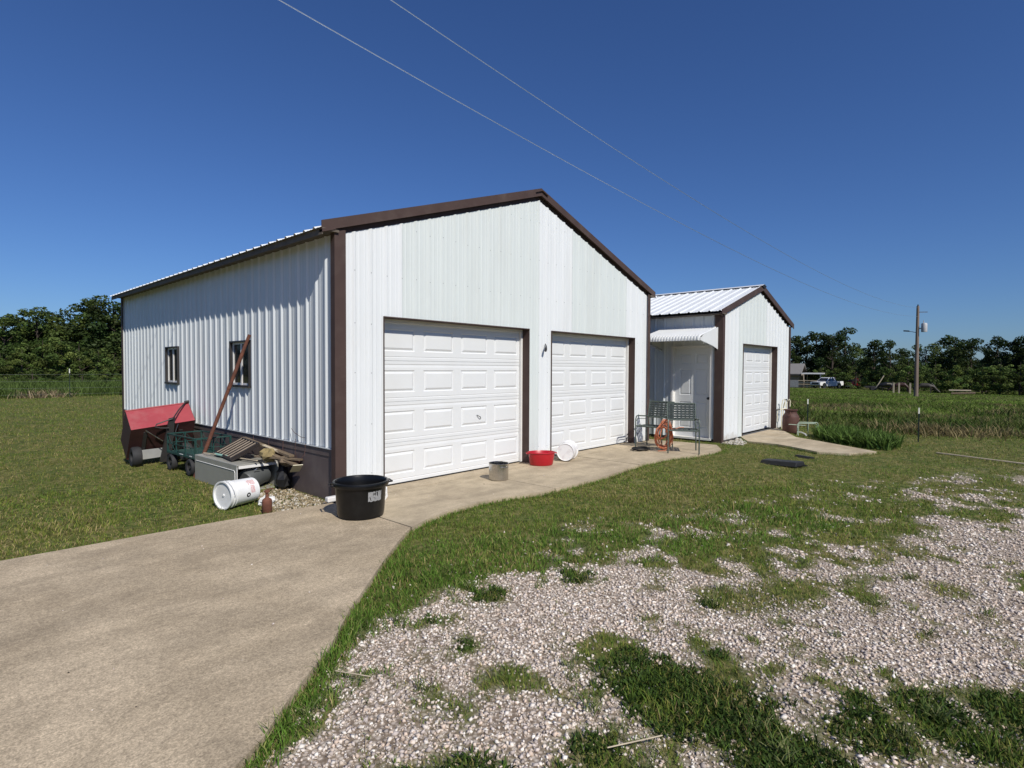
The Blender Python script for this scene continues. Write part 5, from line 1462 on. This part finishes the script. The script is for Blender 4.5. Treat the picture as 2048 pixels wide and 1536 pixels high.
# thin soil patches
keep &= r_.random(n0) > .55 * sst(.60, .72, fbm(x, y, .5, 91))
x, y, r, g, sd_s = x[keep], y[keep], r[keep], g[keep], sd_s[keep]
n = len(x); col, ns = grass_colors(x, y, r_, n)
h = r_.uniform(.016, .044, n) * (1 + .45 * ns) * (1 + .5 * (fbm(x, y, .4, 55) > .62))
h *= np.where(g > .3, .6, 1) * (.65 + .9 * fbm(x, y, .16, 43))
h *= 1 + .5 * sst(8, 30, r)
w = .0034 * np.maximum(1, r / 3.4) ** .74 * r_.uniform(.7, 1.4, n) * (1 + .35 * ns)
lean = r_.uniform(.25, .95, n)
z = terrain(x, y) - .004
nr = r < 9
blades('grass', 'short mown grass close to the driveway and gravel', 'grass', x[nr], y[nr], z[nr], h[nr], w[nr], col[nr], lean[nr], r_)
blades('grass', 'mown lawn grass farther out on both sides of the garage', 'grass', x[~nr], y[~nr], z[~nr], h[~nr], w[~nr], col[~nr], lean[~nr], r_, simple=True)

# low clover and weeds in the gravel
X_, Y_ = [], []
for (bx, by, br) in BLOBS:
    k = int(5200 * math.pi * br * br * 1.3)
    a = r_.uniform(0, 2 * np.pi, k); q = br * 1.15 * np.sqrt(r_.random(k)); X_.append(bx + q * np.cos(a)); Y_.append(by + q * np.sin(a))
x = np.concatenate(X_); y = np.concatenate(Y_); k = gravel_amt(x, y) < .55; x, y = x[k], y[k]; n = len(x)
blades('clover', 'dark green low weeds growing in patches through the gravel', 'weeds', x, y, terrain(x, y), r_.uniform(.018, .045, n), r_.uniform(.006, .012, n), np.array([.052, .092, .018]) * r_.uniform(.5, 1.7, (n, 1)), r_.uniform(.5, .98, n), r_)

# spiky pale tufts
TUFT = [(-1.72, -3.74, .10), (-.70, -3.0, .09), (-.86, -2.97, .07), (-1.13, -4.22, .07), (-1.06, -4.14, .07), (-1.28, -4.44, .09), (-1.36, -4.62, .08), (-1.5, -4.80, .09), (-1.78, -4.72, .10), (-1.95, -4.62, .12), (.22, -4.37, .09), (.96, -5.18, .09), (1.25, -4.95, .06),
        (.50, -4.34, .09), (-1.02, -5.2, .12), (-.92, -5.05, .09), (-.55, -5.55, .11), (-.28, -5.62, .10), (-.1, -5.55, .07), (1.7, -5.3, .08), (.7, -5.5, .06), (1.3, -5.75, .07), (2.3, -5.2, .07), (-1.35, -3.05, .08), (-1.55, -2.96, .09), (-1.62, -3.05, .08), (-1.95, -3.32, .07), (-2.2, -3.52, .08),
        (1.9, -4.9, .06), (2.6, -4.75, .06), (.1, -3.62, .05), (1.2, -4.2, .06), (.8, -4.1, .05), (-.35, -3.35, .05), (.3, -5.1, .05), (-.1, -4.75, .04), (1.0, -4.45, .07), (1.5, -4.6, .07)]
X_, Y_, H_2 = [], [], []
for (tx, ty, th_) in TUFT:
    k = int(20 + th_ * 220); X_.append(tx + r_.normal(0, .012 + th_ * .12, k)); Y_.append(ty + r_.normal(0, .012 + th_ * .12, k)); H_2.append(r_.uniform(.4, 1.15, k) * th_)
x = np.concatenate(X_); y = np.concatenate(Y_); h = np.concatenate(H_2); n = len(x)
cc_ = np.where((r_.random(n) < .45)[:, None], np.array([.30, .32, .13]), np.array([.12, .17, .045])) * r_.uniform(.7, 1.25, (n, 1))
blades('grass_tufts', 'spiky pale grass tufts scattered over the gravel', 'grass tufts', x, y, terrain(x, y), h, r_.uniform(.003, .006, n), cc_, r_.uniform(.5, .97, n), r_)
# dead straw on the gravel margins
x, y, r = polar(9000, 20, 100, 1.4, 7, lambda q: 1 / q, r_)
gg = gravel_amt(x, y); k = (gg > .1) & (gg < .95) | (fbm(x, y, .3, 8) > .7) & (gg > .1); k &= (sdpoly(x, y, P_slab) < 0); x, y = x[k], y[k]; n = len(x)
blades('straw', 'dry straw lying along the gravel margins', 'straw', x, y, terrain(x, y) + .008, r_.uniform(.02, .07, n), r_.uniform(.0015, .0035, n), np.array([.36, .28, .17]) * r_.uniform(.5, 1.2, (n, 1)), np.full(n, 1.15), r_)

# gravel stones
x, y, r = polar(None, 8, 103, 1.1, 11, lambda q: 4300 * np.minimum(1, (3.6 / q) ** 2.0), r_)
g = gravel_amt(x, y); k = (r_.random(len(x)) < g ** .8) & (sdpoly(x, y, P_slab) < .02)
x, y, r = x[k], y[k], r[k]; n = len(x)
gcol = [(.70, .60, .51), (.62, .52, .43), (.50, .43, .37), (.76, .68, .60), (.64, .51, .41), (.42, .36, .32), (.84, .78, .70), (.60, .52, .47)]
V, F, T = stones_np(x, y, terrain(x, y), r_, .0042, .0158, gcol)
T = T * np.repeat(.86 + .32 * fbm(x, y, .8, 51), 6)[:, None]
scl = np.repeat(np.maximum(1, r / 4.2) ** .6, 6); P0 = np.repeat(np.stack([x, y, terrain(x, y)], 1), 6, 0); V = P0 + (V - P0) * scl[:, None]
tag(mesh_np('gravel', V, F, M_stone, tint=T), 'crushed pinkish grey limestone gravel of the parking area', 'gravel', kind='stuff')
# stray stones in the grass and on the concrete edge
x, y, r = polar(5200, 0, 100, 1.5, 12, lambda q: 1 / q, r_); k = (sdpoly(x, y, P_slab) < -.0) & (gravel_amt(x, y) < .5) & (sdpoly(x, y, FOOT[1]) < 0) & (sdpoly(x, y, P_apron) < 0) & (sdpoly(x, y, P_gravel) > -.5); x, y = x[k], y[k]
V, F, T = stones_np(x, y, terrain(x, y), r_, .006, .016, gcol)
tag(mesh_np('gravel', V, F, M_stone, tint=T), 'loose stones scattered in the grass around the gravel', 'gravel', kind='stuff')
x = r_.uniform(-7, 7, 420); y = r_.uniform(-9, -.2, 420); k = sdpoly(x, y, P_slab) > .02; x, y = x[k], y[k]
V, F, T = stones_np(x, y, np.zeros(len(x)) + .001, r_, .003, .010, gcol + [(.06, .05, .04)] * 2)
tag(mesh_np('gravel', V, F, M_stone, tint=T), 'few tiny pebbles strewn on the concrete driveway', 'gravel', kind='stuff')

# tall weed clumps dotted over the field
X_, Y_, H_2, C_ = [], [], [], []
for i in range(150):
    a = R(r_.uniform(70, 99)); q = 17 + 38 * r_.random() ** 1.3; bx, by = CX + q * math.sin(a), CY + q * math.cos(a)
    k = int(r_.integers(140, 380)); sp = r_.uniform(.2, .7) * (q / 20) ** .5; X_.append(bx + r_.normal(0, sp, k)); Y_.append(by + r_.normal(0, sp * 1.3, k)); hh_ = r_.uniform(.12, .36) * (1 - .4 * (q > 35)); H_2.append(hh_ * r_.uniform(.4, 1.2, k))
    cb = np.array([(.060, .100, .018), (.085, .13, .024), (.12, .15, .04), (.26, .21, .10)][i % 4 if i % 12 else 3]); C_.append(cb * r_.uniform(.5, 1.4, (k, 1)))
x = np.concatenate(X_); y = np.concatenate(Y_); h = np.concatenate(H_2); c = np.concatenate(C_); n = len(x)
blades('weed_clumps', 'darker and paler clumps of tall weeds dotted over the right field', 'weeds', x, y, terrain(x, y), h, r_.uniform(.012, .03, n), c, r_.uniform(.4, 1.12, n), r_)
# broad leaved weeds by the apron
PW = [(11.05, -2.30), (10.45, -2.62), (9.95, -3.12), (9.62, -3.62), (9.55, -4.05), (10.3, -4.15), (11.2, -3.7), (11.9, -2.9), (11.7, -2.3)]
x = r_.uniform(9.4, 12, 9000); y = r_.uniform(-4.2, -2.2, 9000); k = sdpoly(x, y, PW) > .03; x, y = x[k], y[k]; n = len(x)
blades('broad_weeds', 'dense dark green broad leaved weeds along the far edge of the shed apron', 'weeds', x, y, terrain(x, y), r_.uniform(.12, .36, n), r_.uniform(.018, .038, n), np.array([.085, .140, .030]) * r_.uniform(.4, 1.6, (n, 1)), r_.uniform(.3, .95, n), r_)
# lush tufts where grass  meets concrete
X_, Y_ = [], []
for ex, ey in zip(np.interp(np.linspace(0, 1, 260), np.linspace(0, 1, len(EDGE)), [e[0] for e in EDGE]), np.interp(np.linspace(0, 1, 260), np.linspace(0, 1, len(EDGE)), [e[1] for e in EDGE])):
    k = r_.integers(8, 26); X_.append(ex + r_.normal(0.02, .03, k)); Y_.append(ey - .03 + r_.normal(-.015, .025, k))
for ex in np.linspace(-6, -.8, 240):
    ey = float(np.interp(ex, [-14, -2.9, -1.16, -.3], [.10, .03, -.03, -.1])); k = r_.integers(6, 20); X_.append(ex + r_.normal(0, .02, k)); Y_.append(ey + .02 + r_.normal(.015, .02, k))
for q in range(len(P_apron)):
    (ax, ay), (bx, by) = P_apron[q], P_apron[(q + 1) % len(P_apron)]
    if q == 0: continue
    for t in np.linspace(0, 1, max(4, int(math.hypot(bx - ax, by - ay) / .02))):
        k = r_.integers(4, 16); nx_, ny_ = (by - ay), -(bx - ax); ll = math.hypot(nx_, ny_); cx_ = ax + (bx - ax) * t; cy_ = ay + (by - ay) * t
        X_.append(cx_ + r_.normal(0, .025, k)); Y_.append(cy_ + r_.normal(0, .025, k))
for t in np.linspace(0, 1, 90):
    k = r_.integers(4, 14); X_.append(7.62 + .1 * t + r_.normal(0.03, .03, k)); Y_.append(-1.2 + .95 * t + r_.normal(0, .02, k))
x = np.concatenate(X_); y = np.concatenate(Y_); k = (sdpoly(x, y, P_slab) < .02) & (sdpoly(x, y, P_apron) < .015) & (sdpoly(x, y, FOOT[1]) < 0); x, y = x[k], y[k]; n = len(x)
blades('edge_grass', 'longer grass leaning over the concrete edge', 'grass', x, y, terrain(x, y), r_.uniform(.025, .065, n), r_.uniform(.003, .005, n), np.where((r_.random(n) < .3)[:, None], tanc * .8, lush * 1.3) * r_.uniform(.6, 1.4, (n, 1)), r_.uniform(.3, .95, n), r_)

# tall field growth on the right and left
x, y, r = polar(None, 68, 99, 15.5, 100, lambda q: 520 * (15.5 / q) ** 1.55, r_)
k = (r_.random(len(x)) < sst(12.6, 19, x + 3 * (fbm(x, y, 2, 61) - .5))) & (r_.random(len(x)) > .5 * sst(.5, .7, fbm(x, y, 4, 63))); x, y, r = x[k], y[k], r[k]; n = len(x)
hf = fbm(x, y, 3.0, 65) * (.25 + 1.5 * sst(.35, .7, fbm(x, y, 1.1, 71))); h = (.07 + .25 * hf * sst(13.5, 30, x) * (1 - .8 * sst(34, 66, x))) * r_.uniform(.5, 1.25, n)
base = np.array([.125, .185, .032]) * (.25 + 1.35 * fbm(x, y, 2.6, 69))[:, None]; c = np.where((r_.random(n) < .04 + .3 * sst(.58, .72, fbm(x, y, 5, 67)))[:, None], np.array([.20, .17, .085]), base) * r_.uniform(.55, 1.5, (n, 1))
blades('field_grass', 'tall rough grass and weeds in the field on the right', 'grass', x, y, terrain(x, y), h, .0075 * (r / 15) ** 1.0 * r_.uniform(.8, 1.6, n), c, r_.uniform(.6, 1.15, n), r_)
x, y, r = polar(None, -6, 24, 33, 75, lambda q: 60 * (33 / q) ** 1.2, r_)
k = (y > 29.6 + 2 * (fbm(x, y, 3, 61) - .5)); x, y, r = x[k], y[k], r[k]; n = len(x)
h = (.35 + .7 * fbm(x, y, 3.0, 65)) * r_.uniform(.6, 1.2, n)
c = np.array([.10, .15, .036]) * r_.uniform(.55, 1.45, (n, 1))
blades('field_grass', 'tall green grass behind the wire fence on the left', 'grass', x, y, terrain(x, y), h, .035 * (r / 33) ** .8 * r_.uniform(.7, 1.4, n), c, r_.uniform(.1, .8, n), r_)
x = r_.normal(1.3, .45, 700); y = r_.normal(30.2, .35, 700); n = len(x)
blades('dead_brush', 'heap of dead tan brush near the left fence post', 'brush', x, y, terrain(x, y), r_.uniform(.15, .55, n), r_.uniform(.02, .04, n), np.array([.42, .33, .20]) * r_.uniform(.5, 1.2, (n, 1)), r_.uniform(.4, 1.0, n), r_)

# ================================================================== TREES
def leaf_cloud(centers, radii, per, leaf, base, r_, shell=.55, squash=.8, lobevar=.35):
    Vs, Ts = [], []
    for c, rad in zip(centers, radii):
        n = int(per * (rad ** 2))
        d = r_.normal(size=(n, 3)); d /= np.linalg.norm(d, axis=1)[:, None]
        q = rad * (shell + (1 - shell) * r_.random(n) ** .6) * (1 + .18 * np.sin(d[:, 0] * 7 + c[0]) * np.cos(d[:, 1] * 6 + c[2]))
        P = c + d * q[:, None] * np.array([1, 1, squash])
        nrm = d * .7 + r_.normal(size=(n, 3)) * .6; nrm /= np.linalg.norm(nrm, axis=1)[:, None]
        a = np.cross(nrm, r_.normal(size=(n, 3))); a /= np.linalg.norm(a, axis=1)[:, None]; b = np.cross(nrm, a)
        s = leaf * r_.uniform(.6, 1.35, n)[:, None]
        Vs.append(np.stack([P - a * s * .5, P - b * s * .32, P + a * s * .5, P + b * s * .32], 1))
        col = base * (1 + lobevar * (r_.random() - .5) * 2) * r_.uniform(.6, 1.45, (n, 1)) * np.array([1 + .3 * (r_.random() - .5), 1, 1])
        Ts.append(np.repeat(col, 4, 0))
    V = np.concatenate(Vs).reshape(-1, 3); T = np.concatenate(Ts)
    F = np.arange(len(V)).reshape(-1, 4)
    return V, F, np.clip(T, 0, 1)

def tree_type(seed, base, RX=2.7, z0=1.5, nl=30, per=210, leaf=.30, top=10.0, gap=1.0):
    r_ = np.random.default_rng(seed); cs, rs = [], []
    limbs = []
    for i in range(nl):
        t = (i + .5) / nl; zc = z0 + (top - z0 - .9) * t ** .85
        env = RX * (math.sin(math.pi * min(1, .12 + .88 * (zc - z0 + .3) / (top - z0 + .6)) ** .8) ** .75) * gap
        a = r_.uniform(0, 2 * math.pi); q = env * math.sqrt(r_.random()) * .9
        rad = r_.uniform(.55, 1.15) * (1.1 - .35 * t)
        cs.append(np.array([q * math.cos(a), q * math.sin(a), zc + r_.normal(0, .3)])); rs.append(rad)
    V, F, T = leaf_cloud(cs, rs, per, leaf, np.array(base), r_)
    cr = mesh_np('crown', V, [F], M_leaf, tint=T)
    tb = MB(); tb.tube([(0, 0, -.4), (.05, .02, 2), (.0, .1, 4.5), (.1, 0, 7.2), (.1, .05, 9.0)], [.20, .16, .12, .07, .02], 8)
    for c in cs[::2]:
        z_ = max(1.2, c[2] - 1.4); tb.tube([(0.03, .03, z_), tuple((c * np.array([.5, .5, 1]) + np.array([0, 0, z_])) * np.array([1, 1, .5])), tuple(c)], [.07, .045, .015], 5)
    tk = tb.build('trunk', M_bark)
    COL.objects.unlink(cr); COL.objects.unlink(tk)
    return cr.data, tk.data
dk = (.042, .064, .018); md = (.088, .128, .032); lt = (.115, .160, .040)
TYPES = [tree_type(1, dk, 2.6, 1.4, 30), tree_type(2, dk, 3.1, 1.8, 36, gap=1.1), tree_type(3, dk, 2.2, 1.2, 24, per=190), tree_type(4, md, 2.8, 1.0, 34), tree_type(5, (.030, .048, .014), 3.0, .8, 42, per=230), tree_type(6, md, 2.4, 2.2, 22, per=170, gap=1.15)]
BUSH = [tree_type(11, lt, 4.2, .3, 34, per=200, leaf=.36, top=9.5), tree_type(12, md, 4.6, .2, 36, per=200, leaf=.36, top=9.0)]
def ang(px): return _yaw + math.atan((px - 1024) / 1111.7)
def hor(px): return 737.4 + .0044 * (px - 1024)
def plant(px, ytop, D_, ty, label, group, cat='tree', name='tree', wid=1.0):
    """px/ytop give direction and height once; the tree then stands in the world at distance D_"""
    a = ang(px); x = CX + D_ * math.sin(a); y = CY + D_ * math.cos(a); z = tz(x, y)
    depth = D_ * math.cos(a - _yaw); Hh = 1.53 + (hor(px) - ytop) / 1111.7 * depth - z
    o = thing(name, label, cat, (x, y, z), (0, 0, random.uniform(0, 6.28)), group)
    s = Hh / 10.0; sw = s * wid if cat == 'tree' else s * wid
    o.scale = (sw, sw, s)
    for nm, d_ in (('crown', ty[0]), ('trunk', ty[1])):
        c = bpy.data.objects.new(nm, d_); COL.objects.link(c); c.parent = o
    return o
GR = 'trees of the right tree line'; GL = 'trees of the left tree line'
ordn = ['first', 'second', 'third', 'fourth', 'fifth', 'sixth', 'seventh', 'eighth', 'ninth', 'tenth', 'eleventh', 'twelfth', 'thirteenth', 'fourteenth', 'fifteenth']
right = [(1560, 668, 104, 1, 'broad dark tree rising directly behind the shed right corner and the farmhouse'), (1594, 664, 108, 0, 'dark tree above the farmhouse roof'), (1632, 655, 106, 1, 'tall dark tree above the white carport and white truck'), (1664, 660, 103, 4, 'dense dark tree behind the white truck bed'),
         (1690, 650, 108, 2, 'narrow tree with the highest tip, right of the white truck'), (1720, 692, 104, 5, 'thin low tree behind the red truck, sky showing beside it'), (1748, 672, 106, 0, 'round topped dark tree above the black horse'), (1779, 676, 102, 2, 'slim dark tree midway between the red truck and the utility pole'),
         (1806, 690, 107, 0, 'low dark tree just left of the utility pole'), (1850, 682, 103, 5, 'loose crowned tree just right of the utility pole'), (1882, 686, 108, 3, 'small greener tree second to the right of the utility pole'), (1908, 663, 104, 1, 'broad crowned tree with a high rounded top right of the utility pole'),
         (1940, 668, 101, 0, 'dark tree merging into the high rounded crown right of the utility pole'), (1972, 692, 107, 2, 'low dark tree in the dip before the far right crowns'), (1994, 668, 95, 2, 'narrow pointed dark tree left of the far right crown'), (2026, 668, 93, 4, 'dense dark crown near the right edge of the photo'),
         (2058, 662, 92, 4, 'tall dense dark tree at the right edge of the photo'), (2110, 660, 92, 1, 'dark tree just past the right edge of the photo')]
for (px, yt, D_, ty, lab) in right:
    D_ += 22 * (px < 1735)
    plant(px, yt, D_, TYPES[ty], lab, GR, wid=1.12)
fill = [(1575, 690, 118, 4), (1648, 684, 120, 1), (1705, 700, 121, 4), (1735, 702, 120, 0), (1765, 698, 122, 4), (1795, 706, 120, 1), (1828, 704, 122, 4), (1866, 704, 120, 0), (1895, 696, 121, 4), (1925, 694, 120, 1), (1958, 702, 118, 4), (1983, 700, 117, 0), (2010, 694, 112, 4), (2045, 690, 112, 1), (2090, 690, 112, 4)]
for i, (px, yt, D_, ty) in enumerate(fill):
    yt += 12
    D_ += 18 * (px < 1750)
    plant(px, yt, D_, TYPES[ty], ordn[i] + ' from the shed of the low dark trees behind the right tree line', GR, wid=1.5)
low = [(1640, 728, 122, 1, 0.9), (1712, 722, 114, 1, 1.3), (1760, 715, 103, 1, 1.1), (1815, 716, 92, 1, 1.2), (1870, 716, 88, 1, 1.2), (1905, 726, 84, 0, 1.2), (1862, 735, 84, 0, 1.0), (1935, 722, 90, 1, 1.2), (1965, 722, 90, 1, 1.3), (2000, 716, 86, 1, 1.3), (2040, 716, 84, 1, 1.3), (2085, 716, 84, 1, 1.3), (1785, 724, 97, 1, 1.0), (1670, 728, 116, 1, 1.2)]
lowlab = ['dark shrub behind the farmhouse carport', 'dark shrub mass behind the red truck', 'shrub mass behind the farm trailer', 'shrub behind the chestnut horse', 'leafy shrub right of the grey brown horse', 'lit green shrub above the fallen logs', 'green shrub directly behind the grey brown horse', 'dark shrub right of the fallen logs', 'dark shrub below the dip in the right tree line',
          'dark shrub below the narrow pointed tree', 'dark shrub at the foot of the far right crowns', 'dark shrub past the right edge of the photo', 'shrub behind the black horse', 'dark shrub behind the white truck bed']
for (q, lab) in zip(low, lowlab): plant(q[0], q[1], q[2], BUSH[q[3]], lab, 'shrubs under the right tree line', 'shrub', 'shrub', q[4])
left = [(-70, 640, 70, 1, 'broad green tree past the left edge of the photo'), (-28, 636, 70, 3, 'green tree just past the left edge of the photo'), (8, 628, 69, 3, 'green tree at the left edge of the photo'), (42, 622, 72, 1, 'broad tree near the left edge of the left tree line'), (74, 614, 70, 3, 'round green tree, highest of the far left group'),
        (105, 612, 73, 0, 'tree right of the far left group before the dip'), (130, 640, 72, 5, 'low tree in the dip of the left tree line'), (152, 612, 70, 5, 'loose crowned tree with sky showing through its top'), (172, 602, 69, 2, 'slim tree with a lone twig tip left of the garage'), (200, 592, 68, 3, 'tall tree beside the far garage corner'),
        (232, 590, 67, 1, 'tall dark tree touching the far garage roof corner'), (262, 606, 68, 3, 'tree hidden mostly by the far garage corner'), (300, 612, 70, 1, 'tree behind the garage side wall')]
for (px, yt, D_, ty, lab) in left: plant(px, yt, D_, TYPES[ty], lab, GL, wid=1.25)
for i, (px, yt) in enumerate(((-60, 660), (-10, 655), (30, 650), (66, 646), (100, 652), (140, 664), (180, 650), (215, 640), (250, 640), (290, 650))):
    plant(px, yt, 80, TYPES[4], ordn[i] + ' from the left of the dark trees behind the left tree line', GL, wid=1.7)
lb = [(-50, 690, 62, 1.3, 'green vine covered shrub past the left photo edge'), (0, 698, 62, 1.2, 'green shrub at the left photo edge'), (45, 690, 61, 1.2, 'bright green shrub left of centre under the left trees'), (85, 670, 62, 1.1, 'large bright green shrub under the round tree'), (125, 668, 61, 1.1, 'large bright green shrub above the left fence post'), (160, 678, 62, 1.1, 'bright green shrub just right of the left fence post'),
      (196, 690, 60, 1.2, 'green shrub with a pale stem showing left of the garage'), (228, 700, 59, 1.1, 'green shrub against the far garage corner'), (265, 690, 60, 1.2, 'green shrub behind the far garage corner'), (65, 730, 54, 1.6, 'low darker green shrub behind the dead brush'), (110, 735, 52, 1.6, 'low dark shrub left of the fence post foot'), (165, 735, 52, 1.6, 'low dark shrub right of the fence post foot'), (215, 735, 50, 1.6, 'low green shrub near the far garage corner foot'), (15, 742, 52, 1.7, 'low shrub beside the left photo edge'), (-40, 742, 52, 1.7, 'low shrub past the left photo edge')]
for i, (px, yt, D_, wd, lab) in enumerate(lb): plant(px, yt, D_, BUSH[i % 2], lab, 'shrubs under the left tree line', 'shrub', 'shrub', wd)
# far woods behind both lines
cs, rs = [], []
r_ = np.random.default_rng(99)
for a in np.arange(R(66), R(112), R(.55)):
    for k in range(3):
        D_ = r_.uniform(146, 158); cs.append(np.array([CX + D_ * math.sin(a), CY + D_ * math.cos(a), -2 + 1.6 * k + r_.uniform(-.5, .5)])); rs.append(r_.uniform(1.3, 2.0))
for a in np.arange(R(-14), R(26), R(.8)):
    for k in range(3):
        D_ = r_.uniform(86, 96); cs.append(np.array([CX + D_ * math.sin(a), CY + D_ * math.cos(a), .8 + 1.6 * k + r_.uniform(-.5, .5)])); rs.append(r_.uniform(1.3, 2.0))
V, F, T = leaf_cloud(cs, rs, 34, .75, np.array([.026, .040, .014]), r_, shell=.2)
tag(mesh_np('far_woods', V, [F], M_leaf, tint=T), 'dark far woods seen between the trunks of the tree lines', 'woods', kind='stuff')
# woods that close the horizon all round, behind the garage and the camera
cs, rs = [], []
for a in list(np.arange(R(26), R(66), R(1.2))) + list(np.arange(R(112), R(346), R(1.6))):
    for k in range(3):
        D_ = r_.uniform(100, 112); cs.append(np.array([CX + D_ * math.sin(a), CY + D_ * math.cos(a), 1 + 2.6 * k])); rs.append(r_.uniform(2.2, 3.2))
V, F, T = leaf_cloud(cs, rs, 9, 1.3, np.array([.034, .052, .017]), r_, shell=.2)
tag(mesh_np('far_woods', V, [F], M_leaf, tint=T), 'woods closing the horizon beyond the garage', 'woods', kind='stuff')
